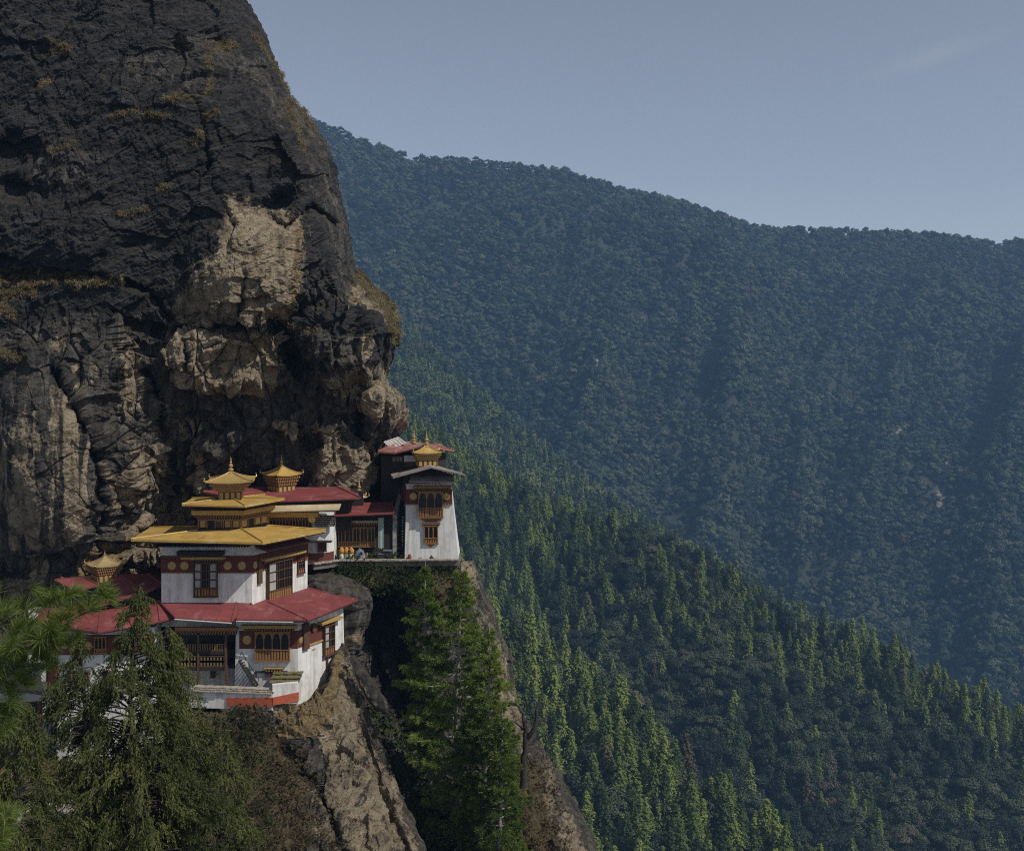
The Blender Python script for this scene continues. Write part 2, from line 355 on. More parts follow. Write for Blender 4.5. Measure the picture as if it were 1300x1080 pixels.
def tmpl_collection(name, meshes):
    c = bpy.data.collections.new(name)
    for k, m in enumerate(meshes): c.objects.link(bpy.data.objects.new('tree_shape', m))
    return c
def gn_scatter(name, pts, scales, coll, label, cat, seed=0):
    me = bpy.data.meshes.new(name); me.vertices.add(len(pts)); me.vertices.foreach_set('co', np.asarray(pts, np.float32).ravel())
    attr(me, 's', scales); me.update(); o = link(name, me); tag(o, label, cat, kind='stuff')
    ng = bpy.data.node_groups.new(name, 'GeometryNodeTree')
    ng.interface.new_socket('Geometry', in_out='INPUT', socket_type='NodeSocketGeometry'); ng.interface.new_socket('Geometry', in_out='OUTPUT', socket_type='NodeSocketGeometry')
    gi = ng.nodes.new('NodeGroupInput'); go = ng.nodes.new('NodeGroupOutput')
    ci = ng.nodes.new('GeometryNodeCollectionInfo'); ci.inputs[0].default_value = coll; ci.inputs[1].default_value = True; ci.inputs[2].default_value = True
    ip = ng.nodes.new('GeometryNodeInstanceOnPoints'); ip.inputs['Pick Instance'].default_value = True
    ri = ng.nodes.new('FunctionNodeRandomValue'); ri.data_type = 'INT'; ri.inputs[4].default_value = 0; ri.inputs[5].default_value = len(coll.objects)-1; ri.inputs['Seed'].default_value = seed
    rr = ng.nodes.new('FunctionNodeRandomValue'); rr.data_type = 'FLOAT_VECTOR'; rr.inputs[0].default_value = (-.05, -.05, 0); rr.inputs[1].default_value = (.05, .05, 6.28); rr.inputs['Seed'].default_value = seed+5
    na = ng.nodes.new('GeometryNodeInputNamedAttribute'); na.data_type = 'FLOAT'; na.inputs[0].default_value = 's'
    L = ng.links.new
    L(gi.outputs[0], ip.inputs['Points']); L(ci.outputs[0], ip.inputs['Instance']); L(ri.outputs[2], ip.inputs['Instance Index'])
    L(rr.outputs[0], ip.inputs['Rotation']); L(na.outputs[0], ip.inputs['Scale']); L(ip.outputs[0], go.inputs[0])
    md = o.modifiers.new('scatter', 'NODES'); md.node_group = ng; return o
FARCOL = tmpl_collection('far_tree_shapes', [far_mesh(300+k, False) for k in range(8)])
MIDCOL = tmpl_collection('mid_tree_shapes', [far_mesh(340+k, k % 3 != 0, LEAF_MID) for k in range(6)])
def infr(X, m=40): px, py = project(X); return (px > 170) & (px < 1300+m*3) & (py > -m) & (py < 1080+m*2)
r_ = np.random.default_rng(3)
X = sample(SF, 31000, 1, .2); X = X[infr(X)]; dn_ = vnoise(X/70., 4); X = X[(dn_ > -.92) & (barren(X) < .55)]
gn_scatter('far_forest', X, r_.uniform(.8, 1.5, len(X))*(1.15+.45*vnoise(X/140., 15)), FARCOL, 'hazy blue forest covering the far mountain as one mass', 'forest', 1)
X = sample(SM, 9000, 2, .2); X = X[infr(X)]
gn_scatter('spur_forest', X, r_.uniform(1.0, 1.7, len(X)), MIDCOL, 'blue green forest on the middle spur below the far mountain', 'forest', 2)

# near trees: the nearest ones are individuals, the rest one mass
ROCKEDGE = [(690, 575), (730, 612), (780, 630), (840, 650), (890, 656), (910, 665), (950, 690), (1000, 720), (1050, 750), (1090, 765)]
def vis(X, top=24):
    px, py = project(X); e = np.interp(py-12, [a for a, b in ROCKEDGE], [b for a, b in ROCKEDGE]); return (px > e-15) & (px < 1315) & (py < 1110+0*px) & (py > 560)
XN = sample(SN, 5400, 5, .22); XS = sample(SS, 1500, 6, .2)
X = np.concatenate([XN, XS]); onS = np.r_[np.zeros(len(XN), bool), np.ones(len(XS), bool)]
X = X[infr(X, 120)]; 
px_, py_ = project(X)
onS = np.array([False]*len(X)); 
dY = np.interp(px_, [500, 1100], [600, 500]); onS = X[:, 1] < dY
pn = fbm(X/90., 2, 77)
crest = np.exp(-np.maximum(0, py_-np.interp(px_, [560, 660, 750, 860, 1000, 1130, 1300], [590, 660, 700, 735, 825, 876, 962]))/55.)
pcon = np.clip(.05+2.0*crest*(.62+pn)+.9*np.exp(-((px_-660)/110)**2)*(py_ < 850)+.42*pn, .03, .92)  # brighter conifers crowd the crest, standing in for its sunlit strip
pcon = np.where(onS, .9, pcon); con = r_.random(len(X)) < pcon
sc_ = np.where(con, r_.uniform(.8, 1.75, len(X)), r_.uniform(.9, 1.6, len(X)))
near = vis(X); rank = np.argsort(X[:, 1]/sc_)
indiv = np.zeros(len(X), bool)
for kind in (True, False):
    c = [i for i in rank if near[i] and con[i] == kind][:290]; indiv[c] = True
def make_tree(name, crown, trunk, loc, s, rz, label, cat, group):
    o = empty(name, loc); o.rotation_euler = (0, 0, rz); o.scale = (s, s, s*random.uniform(.92, 1.12)); tag(o, label, cat, group)
    for nm, me in (('crown', crown), ('trunk', trunk)):
        c = bpy.data.objects.new(nm, me); col.objects.link(c); c.parent = o
    return o
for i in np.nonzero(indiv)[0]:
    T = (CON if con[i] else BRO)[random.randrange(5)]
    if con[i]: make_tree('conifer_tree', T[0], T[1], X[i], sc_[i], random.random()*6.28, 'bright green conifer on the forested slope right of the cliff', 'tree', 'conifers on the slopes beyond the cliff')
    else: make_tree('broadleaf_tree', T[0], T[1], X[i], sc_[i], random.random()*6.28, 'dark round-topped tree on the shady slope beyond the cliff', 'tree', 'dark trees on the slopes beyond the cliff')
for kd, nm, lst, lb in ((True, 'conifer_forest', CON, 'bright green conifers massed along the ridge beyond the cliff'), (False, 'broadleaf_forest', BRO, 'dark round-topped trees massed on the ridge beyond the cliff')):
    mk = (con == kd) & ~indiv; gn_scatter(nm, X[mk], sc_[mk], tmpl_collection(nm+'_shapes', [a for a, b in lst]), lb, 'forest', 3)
# ------------------------------------------------------------------ cliffs
def relief(name, edge, left, pys, ncol, nrow, Yf, Rm, amp=1.0, seed=0, label='', masks=None, post=None, topback=None, cell=7.0, rough=None):
    """rock mass: front surface from column `left` to the silhouette `edge` (py, px), rounded round to a back side Rm*2 deeper"""
    py = np.linspace(pys[0], pys[1], nrow)[:, None]
    ep = np.interp(py, [a for a, b in edge], [b for a, b in edge])
    lp = np.interp(py, [a for a, b in left], [b for a, b in left]) if isinstance(left, list) else left+0*py
    Rp = Rm*F/115.
    Rp = np.minimum(Rp, (ep-lp)*.6)
    na = int(ncol*.16); nb = int(ncol*.08); nf = ncol-na-nb
    uf = np.linspace(0, 1, nf)[None]; pxf = lp+(ep-Rp-lp)*uf
    a = np.linspace(np.pi/2, -np.pi/2*.9, na+1)[1:][None]; pxa = ep-Rp*(1-np.cos(a)); add = Rm*(1-np.sin(a))+0*py
    ub = np.linspace(0, 1, nb+1)[1:][None]; pxb = pxa[:, -1:]+(lp-pxa[:, -1:])*ub
    pxf = pxf+0*py; pxa = pxa+0*py; pxb = pxb+0*py
    px = np.concatenate([pxf, pxa, pxb], 1); PY = py+0*px
    Ya = np.concatenate([0*pxf, add, np.repeat(add[:, -1:], nb, 1)], 1)
    Yb = Yf(np.minimum(px, ep-2), PY)+Ya
    front = np.concatenate([np.ones_like(pxf), np.clip(np.sin(a), 0, 1)+0*py, np.zeros((nrow, nb))], 1)
    S = np.stack([(px-650)/F*Yb, Yb, (HZ-PY)/F*Yb], -1)
    gu = np.gradient(S, axis=1); gv = np.gradient(S, axis=0); nn = np.cross(gu, -gv); nn /= np.linalg.norm(nn, axis=-1, keepdims=True)+1e-9
    nn = np.where(nn[..., 1:2]*front[..., None] > 0, -nn, nn)
    X, Z = S[..., 0], S[..., 2]; Yw = S[..., 1]
    q = S/np.array([9., 9., 9.])
    wx = fbm(q+5, 3, seed+30)*2.0; wz = fbm(q+9, 3, seed+40)*2.0
    sarc = X+Ya*.8
    h1, c1 = facets((sarc+wx+.45*Z)/cell, (Z+wz-.3*sarc)/(cell*.75), seed+1, .5, .35)
    h2, c2 = facets((sarc+wx*.8+.35*Z)/(cell*.36), (Z+wz*.8-.3*sarc)/(cell*.3), seed+5, .7, .5)
    h3, c3 = facets((sarc+wx*.5)/(cell*.13), (Z+wz*.5)/(cell*.11), seed+9, .8, .5)
    lw = rough(px, PY) if rough else 1.0; A1 = .9+.7*lw; A2 = .3+.6*lw; A3 = .10+.16*lw
    cm = lw*sstep(-.25, .45, fbm(S/11., 3, seed+90))
    d = A1*h1+A2*h2+A3*h3 - cm*(.6*np.exp(-(c1/.03)**2) + .3*np.exp(-(c2/.06)**2))
    st_ = st((sarc*.88+Z*.47)/6.5, Yw/6., (-sarc*.47+Z*.88)/1.5)
    d += (.55-.15*lw)*fbm(st_, 5, seed+60, .55, True)+.28*fbm(S/1.1, 3, seed+65)+.10*fbm(S/.35, 2, seed+66)
    dgl = (-sarc*.42+Z*.9)/5.2+.9*fbm(S/13., 3, seed+67); sw = dgl-np.floor(dgl); d += (.75*(sw-.5)*sstep(1., .9, sw))*sstep(-.15, .4, fbm(S/16., 2, seed+68))
    dg2 = (sarc*.8+Z*.6)/7.5+.9*fbm(S/11., 3, seed+69); sw = dg2-np.floor(dg2); d += (.8*(sw-.5)*sstep(1., .92, sw))*sstep(-.1, .4, fbm(S/14., 2, seed+71))+.7*fbm(S/12., 3, seed+70)
    if rough is not None:
        h4, c4 = facets((sarc+wx*.5)/3.4, (Z+wz)/11., seed+15, .55, .55); d += (1.25*h4-.5*np.exp(-(c4/.05)**2))*lw
    d *= amp
    if name == 'cliff': d *= 1-.62*polymask(px, PY, [(-40, 490), (55, 462), (92, 520), (122, 600), (118, 690), (-40, 720)], 16)
    edgeatt = .45+.55*sstep(0, 60, np.abs(ep-px))
    S = S+nn*(d*edgeatt)[..., None]
    cr = dict(c1=c1, c2=c2)
    if post is not None: S = post(S, px, PY)
    nr, nc = S.shape[:2]
    me = mesh_np(name, S.reshape(-1, 3), gridfaces(nr, nc)[:, ::-1], False)
    mk = masks(px, PY, S) if masks else {}
    for k in ('tan', 'mid', 'ochre', 'moss'): attr(me, k, mk.get(k, np.zeros(px.shape)).ravel())
    o = link(name, me, ROCK); tag(o, label, kind='structure')
    return S, px, PY, mk

def g2(px, py, cx, cy, rx, ry, rot=0, p=2.):
    c, s = math.cos(R(rot)), math.sin(R(rot)); dx = px-cx; dy = py-cy
    a = (dx*c+dy*s)/rx; b = (-dx*s+dy*c)/ry; return np.exp(-((a*a+b*b)**(p/2)))
def Ymain(px, py):
    Y = np.interp(py, [-120, 0, 120, 350, 430, 470, 520, 560, 640, 720, 780, 900], [137, 132, 127, 122, 121.4, 122.2, 124.5, 126.6, 129, 130, 131, 131])
    # left slab stands forward under the overhang
    left = sstep(200, 110, px); Yl = np.interp(py, [-120, 0, 120, 350, 440, 560, 640, 720, 800], [137, 131, 126, 120, 119, 118, 118, 119.5, 122]); Y = Y*(1-left)+Yl*left
    # big slabs
    Y -= 3.2*g2(px, py, 62, 580, 62, 125, -8, 4)          # pale streaked slab bottom left
    Y -= 3.0*g2(px, py, 315, 345, 75, 80, 10, 5)          # tan face
    Y -= 2.0*g2(px, py, 285, 465, 90, 42, 4, 6)           # block row under the crack
    Y -= 4.5*g2(px, py, 440, 425, 62, 52, -20, 4)         # knob on the right
    Y -= 2.0*g2(px, py, 490, 515, 26, 40, 0, 4)
    Y -= 2.5*g2(px, py, 405, 250, 45, 130, -12, 4)        # nose above the knob
    Y -= 2.5*g2(px, py, 190, 200, 130, 90, -30, 3)
    Y -= 2.0*g2(px, py, 60, 300, 100, 45, 10, 3)
    Y -= 3.0*g2(px, py, 190, 560, 40, 90, 10, 4)
    Y -= 2.5*g2(px, py, 425, 590, 45, 50, 10, 4)
    Y -= 2.5*g2(px, py, 230, 700, 60, 45, 20, 3)
    Y += .8*g2(px, py, 300, 520, 120, 24, 3, 3)
    Y -= 1.6*g2(px, py, 262, 600, 30, 40, 8, 4)+1.4*g2(px, py, 150, 600, 26, 60, -5, 4)+1.2*g2(px, py, 320, 555, 30, 22, 0, 4)
    Y -= 1.8*g2(px, py, 372, 540, 34, 16, 8, 4)+1.6*g2(px, py, 300, 565, 55, 14, -6, 4)+1.5*g2(px, py, 340, 590, 40, 16, 10, 4)
    # notches
    Y += 4.0*g2(px, py, 432, 300, 10, 90, 12, 2)*0
    Y += 2.5*g2(px, py, 345, 262, 40, 14, -25, 2)
    Y += 2.0*g2(px, py, 400, 385, 50, 9, -25, 2)
    Y += 2.5*g2(px, py, 232, 70, 22, 16, 40, 2)
    Y += 2.0*g2(px, py, 272, 55, 18, 14, 40, 2)
    Y += 2.5*g2(px, py, 15, 190, 30, 20, 20, 2)+2.5*g2(px, py, 25, 240, 35, 12, 10, 2)
    for pts, wd, dp in CRACKS:
        d = linedist(px, py, pts); Y += dp*np.exp(-(d/wd)**2)
    return Y
CRACKS = [([(140, 405), (210, 420), (262, 418), (300, 420), (358, 416)], 3.5, 2.2),
          ([(0, 352), (60, 350), (130, 352), (190, 372), (215, 405)], 4, 2.0),
          ([(355, 416), (372, 450), (385, 480)], 5, 3),
          ([(70, 470), (100, 520), (122, 580), (130, 650), (125, 700)], 5, 4),
          ([(230, 420), (238, 450), (235, 480)], 3, 2),
          ([(185, 480), (205, 540), (222, 600), (215, 650)], 6, 2.5),
          ([(312, 350), (306, 385), (298, 412)], 5, 2.5),
          ([(340, 275), (362, 290), (395, 262), (425, 285)], 4, 2),
          ([(250, 130), (262, 180), (270, 240), (300, 290)], 4, 1.3),
          ([(145, 400), (150, 460), (140, 520)], 4, 1.5),
          ([(380, 540), (400, 580), (396, 610)], 6, 2.5), ([(470, 480), (462, 540), (468, 600)], 5, 2.5)]
MEDGE = [(-120, 255), (-40, 290), (0, 312), (30, 330), (60, 342), (90, 354), (120, 368), (150, 393), (185, 416), (215, 426), (260, 434), (300, 444), (335, 450), (352, 462), (370, 478), (390, 494), (410, 503), (435, 502), (455, 496), (475, 490), (490, 492), (505, 512), (520, 517), (540, 514), (556, 503), (566, 498), (600, 500), (700, 505), (900, 510)]
def mmask(px, py, S):
    pm = lambda poly, s=14: polymask(px, py, poly, s)
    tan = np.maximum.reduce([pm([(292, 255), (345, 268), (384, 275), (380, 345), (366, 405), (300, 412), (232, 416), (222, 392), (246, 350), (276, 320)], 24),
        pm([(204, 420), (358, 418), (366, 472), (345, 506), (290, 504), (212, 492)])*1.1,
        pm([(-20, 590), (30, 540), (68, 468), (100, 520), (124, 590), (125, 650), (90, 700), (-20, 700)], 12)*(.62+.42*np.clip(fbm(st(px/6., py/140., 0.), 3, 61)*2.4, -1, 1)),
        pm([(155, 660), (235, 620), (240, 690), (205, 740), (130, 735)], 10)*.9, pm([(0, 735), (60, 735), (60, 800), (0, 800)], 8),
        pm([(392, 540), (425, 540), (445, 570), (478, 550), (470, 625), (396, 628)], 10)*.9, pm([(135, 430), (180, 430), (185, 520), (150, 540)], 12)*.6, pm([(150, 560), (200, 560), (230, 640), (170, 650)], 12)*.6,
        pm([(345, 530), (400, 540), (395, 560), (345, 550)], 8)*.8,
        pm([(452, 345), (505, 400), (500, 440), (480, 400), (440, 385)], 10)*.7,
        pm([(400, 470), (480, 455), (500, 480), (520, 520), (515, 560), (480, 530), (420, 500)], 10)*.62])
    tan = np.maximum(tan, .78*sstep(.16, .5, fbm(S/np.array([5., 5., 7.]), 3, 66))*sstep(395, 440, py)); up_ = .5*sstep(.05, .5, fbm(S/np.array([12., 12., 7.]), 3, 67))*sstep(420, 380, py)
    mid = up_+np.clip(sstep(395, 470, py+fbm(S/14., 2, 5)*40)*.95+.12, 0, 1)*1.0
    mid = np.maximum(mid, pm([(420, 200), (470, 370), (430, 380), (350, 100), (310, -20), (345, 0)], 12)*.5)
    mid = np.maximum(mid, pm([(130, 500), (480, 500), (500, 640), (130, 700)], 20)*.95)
    moss = np.maximum.reduce([np.exp(-(linedist(px, py, L)/w_)**2) for L, w_ in (
        ([(262, 55), (300, 58), (265, 70), (268, 110), (260, 125), (212, 132)], 5), ([(140, 148), (180, 143), (210, 150)], 3), ([(246, 185), (262, 150), (275, 148)], 5),
        ([(66, 60), (80, 60)], 8), ([(50, 110), (60, 100)], 5), ([(145, 275), (185, 265)], 3), ([(0, 352), (150, 356)], 9), ([(0, 372), (40, 368)], 9),
        ([(150, 408), (165, 412)], 4), ([(360, 412), (400, 420)], 6), ([(60, 195), (95, 182)], 2.5), ([(455, 352), (490, 395), (500, 430)], 8), ([(365, 130), (385, 190)], 5), ([(320, 45), (400, 165)], 3),
        ([(5, 450), (30, 455)], 7), ([(0, 390), (15, 400)], 7), ([(200, 245), (215, 235)], 4))])
    och = np.maximum(pm([(120, 690), (250, 640), (240, 670), (150, 700), (160, 735), (90, 735)], 10)*.8, pm([(375, 290), (384, 290), (376, 360), (370, 400), (362, 400)], 4)*.8)
    return dict(tan=tan, mid=mid, moss=moss*.8, ochre=och)
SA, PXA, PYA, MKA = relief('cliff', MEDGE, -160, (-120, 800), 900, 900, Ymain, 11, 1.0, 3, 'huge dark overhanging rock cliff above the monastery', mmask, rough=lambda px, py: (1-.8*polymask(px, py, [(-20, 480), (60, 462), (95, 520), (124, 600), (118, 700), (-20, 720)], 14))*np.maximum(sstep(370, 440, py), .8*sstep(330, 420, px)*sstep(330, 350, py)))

# terrace promontory with its dark cleft
def Yb_(px, py):
    Y = np.interp(py, [700, 760, 850, 950, 1150], [123, 122, 117, 110, 98])
    Y = Y-1.5*g2(px, py, 600, 760, 40, 80, -20, 3)
    wn_ = fbm(st(px/22., py/40., 0.), 3, 91); wm_ = fbm(st(px/22., py/40., 7.), 3, 92)
    cl = polymask(px+wn_*22, py+wm_*22, [(455, 745), (520, 752), (536, 790), (540, 880), (548, 960), (520, 960), (485, 935), (470, 900), (455, 850)], 15)
    Y = Y+5.5*cl+cl*1.6*fbm(st(px/9., py/90., 1.), 3, 93)
    Y -= 1.8*np.exp(-(linedist(px, py, [(385, 742), (470, 738), (545, 745)])/14)**2)
    return Y
BEDGE = [(690, 578), (700, 588), (715, 602), (745, 614), (790, 630), (830, 644), (880, 653), (905, 662), (915, 668), (950, 690), (1005, 722), (1055, 750), (1150, 790)]
def bmask(px, py, S):
    tan = polymask(px, py, [(560, 690), (600, 700), (660, 880), (770, 1120), (700, 1120), (640, 950), (600, 800)], 14)*(.5+.4*fbm(st(px/8., py/60., 0.), 3, 47))
    moss = np.maximum(polymask(px, py, [(380, 714), (575, 712), (590, 735), (560, 790), (520, 760), (400, 742)], 6), polymask(px, py, [(620, 960), (690, 965), (720, 1120), (560, 1120)], 20)*.8)
    mid = np.clip(.9-.45*polymask(px, py, [(455, 745), (536, 752), (550, 960), (455, 900)], 12), 0, 1)  # rock colour darkened inside the cleft, painting in its shade
    return dict(tan=tan, mid=mid, moss=moss)
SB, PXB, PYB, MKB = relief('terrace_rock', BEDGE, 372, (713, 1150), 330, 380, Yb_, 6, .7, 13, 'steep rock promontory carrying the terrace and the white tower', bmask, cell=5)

# lower rock fin in front
def Yc_(px, py):
    Y = np.interp(py, [790, 840, 880, 900, 960, 1080, 1200], [113, 110, 106.5, 104, 100, 91, 84])
    Y -= 1.5*g2(px, py, 400, 905, 45, 40, 20, 3)
    Y += 1.6*np.exp(-(linedist(px, py, [(438, 850), (470, 960), (520, 1090)])/5)**2)
    Y += 1.2*np.exp(-(linedist(px, py, [(350, 930), (400, 1000), (440, 1090)])/7)**2)
    Y -= 2.0*sstep(250, 100, px)
    vis_ = polymask(px, py, [(436, 795), (427, 830), (413, 862), (402, 880), (378, 894), (238, 904), (215, 985), (-300, 985), (-300, 1400), (700, 1400), (700, 795)], 4)
    Y += 9*(1-vis_)
    return Y
CEDGE = [(790, 424), (815, 434), (850, 446), (900, 463), (950, 484), (1000, 506), (1050, 528), (1100, 548), (1200, 590)]
def cmask(px, py, S):
    tan = np.maximum(polymask(px, py, [(400, 800), (440, 830), (480, 950), (540, 1100), (440, 1100), (420, 1000), (400, 930), (330, 900), (360, 885)], 12)*(.72+.35*fbm(st((px+.55*py)/9., (py-.4*px)/130., 0.), 3, 44)),
                     polymask(px, py, [(385, 960), (440, 1010), (470, 1100), (400, 1100)], 10)*.5)
    och = np.maximum(polymask(px, py, [(350, 905), (385, 880), (425, 860), (430, 900), (400, 935), (360, 940)], 8)*.95, polymask(px, py, [(412, 800), (436, 830), (440, 880), (415, 860)], 7)*.8)
    moss = np.maximum(polymask(px, py, [(-100, 900), (330, 900), (345, 930), (385, 950), (390, 1060), (360, 1150), (-100, 1150)], 14)*.9,
                      np.exp(-(linedist(px, py, [(398, 985), (440, 1090)])/12)**2)*.6)
    return dict(tan=tan, mid=.8+0*px, ochre=och, moss=moss)
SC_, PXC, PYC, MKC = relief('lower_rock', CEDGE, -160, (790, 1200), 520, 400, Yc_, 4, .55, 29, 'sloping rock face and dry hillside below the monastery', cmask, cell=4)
# ------------------------------------------------------------------ monastery
class MB:
    def __init__(s): s.v = []; s.f = []
    def pts(s, vs, fs):
        n = len(s.v); s.v += [tuple(v) for v in vs]; s.f += [tuple(i+n for i in f) for f in fs]; return s
    def hexa(s, b, t):            # b,t: 4 bottom / 4 top points
        return s.pts(list(b)+list(t), [(3, 2, 1, 0), (4, 5, 6, 7), (0, 1, 5, 4), (1, 2, 6, 5), (2, 3, 7, 6), (3, 0, 4, 7)])
    def box(s, c, sx, sy, sz, rz=0):
        c = Vector(c); m = Matrix.Rotation(rz, 3, 'Z')
        q = [c+m @ Vector((x*sx/2, y*sy/2, 0)) for x, y in ((-1, -1), (1, -1), (1, 1), (-1, 1))]
        return s.hexa([p-Vector((0, 0, sz/2)) for p in q], [p+Vector((0, 0, sz/2)) for p in q])
    def tube(s, path, rad, seg=8):
        V, Fq = tube_np([tuple(p) for p in path], rad if hasattr(rad, '__len__') else [rad]*len(path), seg)
        return s.pts(V, [tuple(f) for f in Fq]+[tuple(range(seg))[::-1], tuple(range(len(V)-seg, len(V)))])
    def lathe(s, c, prof, seg=16):     # prof [(r,z)]
        c = Vector(c); vs = []; n = len(prof)
        for r, z in prof:
            for k in range(seg): a = k*2*math.pi/seg; vs.append(c+Vector((r*math.cos(a), r*math.sin(a), z)))
        fs = [(i*seg+k, i*seg+(k+1) % seg, (i+1)*seg+(k+1) % seg, (i+1)*seg+k) for i in range(n-1) for k in range(seg)]
        fs += [tuple(range(seg))[::-1], tuple(range((n-1)*seg, n*seg))]; return s.pts(vs, fs)
    def build(s, name, mat, parent=None, smooth=False, bevel=0):
        me = bpy.data.meshes.new(name); me.from_pydata(s.v, [], s.f)
        if smooth: me.polygons.foreach_set('use_smooth', [True]*len(me.polygons))
        me.update(); o = link(name, me, mat, parent)
        if bevel:
            b = o.modifiers.new('bevel', 'BEVEL'); b.width = bevel; b.segments = 2; b.limit_method = 'ANGLE'
        return o
class Face:
    def __init__(s, p, q):
        s.p = Vector(p); s.q = Vector(q); s.L = (s.q-s.p).length; s.u = (s.q-s.p)/s.L
        s.n = Vector((s.u.y, -s.u.x))
        if s.n.dot(-(s.p+s.q)) < 0: s.n = -s.n
    def at(s, a, z, o=0): v = s.p+s.u*a+s.n*o; return Vector((v.x, v.y, z))
    def uv(s, px, py, o=0):
        d = Vector(((px-650)/F, 1)); t = (s.p+s.n*o).dot(s.n)/d.dot(s.n); h = d*t
        return (h-s.p).dot(s.u), (HZ-py)/F*t
    def box(s, mb, a0, a1, z0, z1, o0, o1):
        return mb.hexa([s.at(a0, z0, o1), s.at(a1, z0, o1), s.at(a1, z0, o0), s.at(a0, z0, o0)], [s.at(a0, z1, o1), s.at(a1, z1, o1), s.at(a1, z1, o0), s.at(a0, z1, o0)])
    def rect(s, l, t, r, b, o=0):
        a0, z1 = s.uv(l, t, o); a1, z0 = s.uv(r, b, o); return a0, a1, z0, z1
def wall_mat():
    m, nt, b = new_mat('whitewashed_stone'); v = coords(nt, (1, 1, 1), 'World')
    n = noise(nt, v, .8, 8, .7); n2 = noise(nt, coords(nt, (2.2, 2.2, .18), 'World'), 1.2, 6, .65)
    c = ramp(nt, n, [(.3, (.48, .475, .46)), (.5, (.625, .625, .62)), (.7, (.69, .69, .685))])
    s = ramp(nt, n2, [(.46, (1, 1, 1)), (.66, (.6, .56, .5))]); c = mixc(nt, .7, c, s, 'MULTIPLY')
    n5 = noise(nt, v, 5, 5, .7); ch = ramp(nt, mth(nt, 'ADD', mth(nt, 'MULTIPLY', n5, .6), mth(nt, 'MULTIPLY', n, .4)), [(.6, (0, 0, 0)), (.66, (1, 1, 1))])
    c = mixc(nt, mth(nt, 'MULTIPLY', ch, .35), c, (.36, .31, .25))
    br = N(nt, 'ShaderNodeTexBrick'); br.inputs['Scale'].default_value = 3.2; br.inputs['Mortar Size'].default_value = .03; br.inputs['Mortar Smooth'].default_value = .6
    g = N(nt, 'ShaderNodeNewGeometry'); sx = N(nt, 'ShaderNodeSeparateXYZ'); cx = N(nt, 'ShaderNodeCombineXYZ')
    nt.links.new(g.outputs['Position'], sx.inputs[0]); nt.links.new(mth(nt, 'ADD', sx.outputs[0], sx.outputs[1]), cx.inputs[0]); nt.links.new(mth(nt, 'ADD', sx.outputs[2], mth(nt, 'MULTIPLY', n, .15)), cx.inputs[1]); nt.links.new(cx.outputs[0], br.inputs['Vector'])
    nt.links.new(c, b.inputs['Base Color']); b.inputs['Roughness'].default_value = .9; b.inputs['Specular IOR Level'].default_value = .2
    bump(nt, b, mth(nt, 'ADD', mth(nt, 'MULTIPLY', br.outputs['Fac'], -.15), mth(nt, 'MULTIPLY', n5, .8)), .45, .035); return m
WHITE = wall_mat()
def roof_mat(name, base, lt, dk, rough=.45, met=0.):
    m, nt, b = new_mat(name); v = coords(nt, (1, 1, 1), 'World'); n = noise(nt, v, .5, 7, .65, .5); n2 = noise(nt, v, 6, 4, .7)
    c = ramp(nt, mth(nt, 'ADD', mth(nt, 'MULTIPLY', n, .75), mth(nt, 'MULTIPLY', n2, .25)), [(.34, dk), (.45, base), (.53, base), (.64, lt)])
    br = N(nt, 'ShaderNodeTexBrick'); br.inputs['Scale'].default_value = .55; br.inputs['Mortar Size'].default_value = .012; br.inputs['Brick Width'].default_value = .9; br.inputs['Row Height'].default_value = 1.3
    br.inputs['Color1'].default_value = (1, 1, 1, 1); br.inputs['Color2'].default_value = (.78, .8, .84, 1); br.inputs['Mortar'].default_value = (.6, .6, .6, 1)
    nt.links.new(v, br.inputs['Vector']); c = mixc(nt, .8, c, br.outputs['Color'], 'MULTIPLY')
    nt.links.new(c, b.inputs['Base Color']); b.inputs['Roughness'].default_value = rough; b.inputs['Metallic'].default_value = met
    bump(nt, b, mth(nt, 'ADD', n2, mth(nt, 'MULTIPLY', br.outputs['Fac'], -1.5)), .6, .03); return m
RED = roof_mat('red_roof_sheet', (.185, .036, .036), (.25, .1, .09), (.09, .024, .022), .7)
GOLD = roof_mat('golden_roof_sheet', (.43, .27, .065), (.5, .39, .2), (.26, .16, .045), .5)
GREYR = roof_mat('weathered_grey_roof', (.24, .2, .18), (.4, .36, .32), (.12, .09, .08), .7)
SLATE = roof_mat('slate_roof', (.05, .06, .07), (.1, .11, .12), (.03, .035, .04), .5)
GILT = simple('gilded_metal', (.42, .29, .11), .45, .5, 8, .01, metal=.35)
BAND = simple('maroon_band', (.105, .028, .02), .85, .4, 3, .02)
TIMB = simple('dark_timber', (.085, .042, .022), .75, .5, 5, .02, (1, 1, .4))
CARVE = simple('painted_carving', (.24, .12, .045), .7, .6, 14, .03)
BRK = simple('gilded_brackets', (.3, .18, .06), .6, .5, 10, .02)
YEL = simple('ochre_cornice', (.36, .235, .07), .7, .4, 6, .02)
VOID = simple('dark_pane', (.012, .012, .014), .25, .4, 2)
PAPER = simple('pale_pane', (.3, .3, .29), .6, .3, 2)
DARKW = simple('blackish_timber', (.022, .018, .016), .85, .5, 3, .02)  # near-black brown timber
STONE = simple('coping_stone', (.3, .26, .22), .9, .5, 2.5, .05)
MOSSST = simple('mossy_slab', (.13, .115, .05), .95, .6, 2.5, .05)
ORANGE = simple('red_ochre_wash', (.36, .085, .04), .9, .35, 2, .03)
TILEST = simple('pink_brick_strip', (.34, .2, .18), .9, .35, 8, .03)

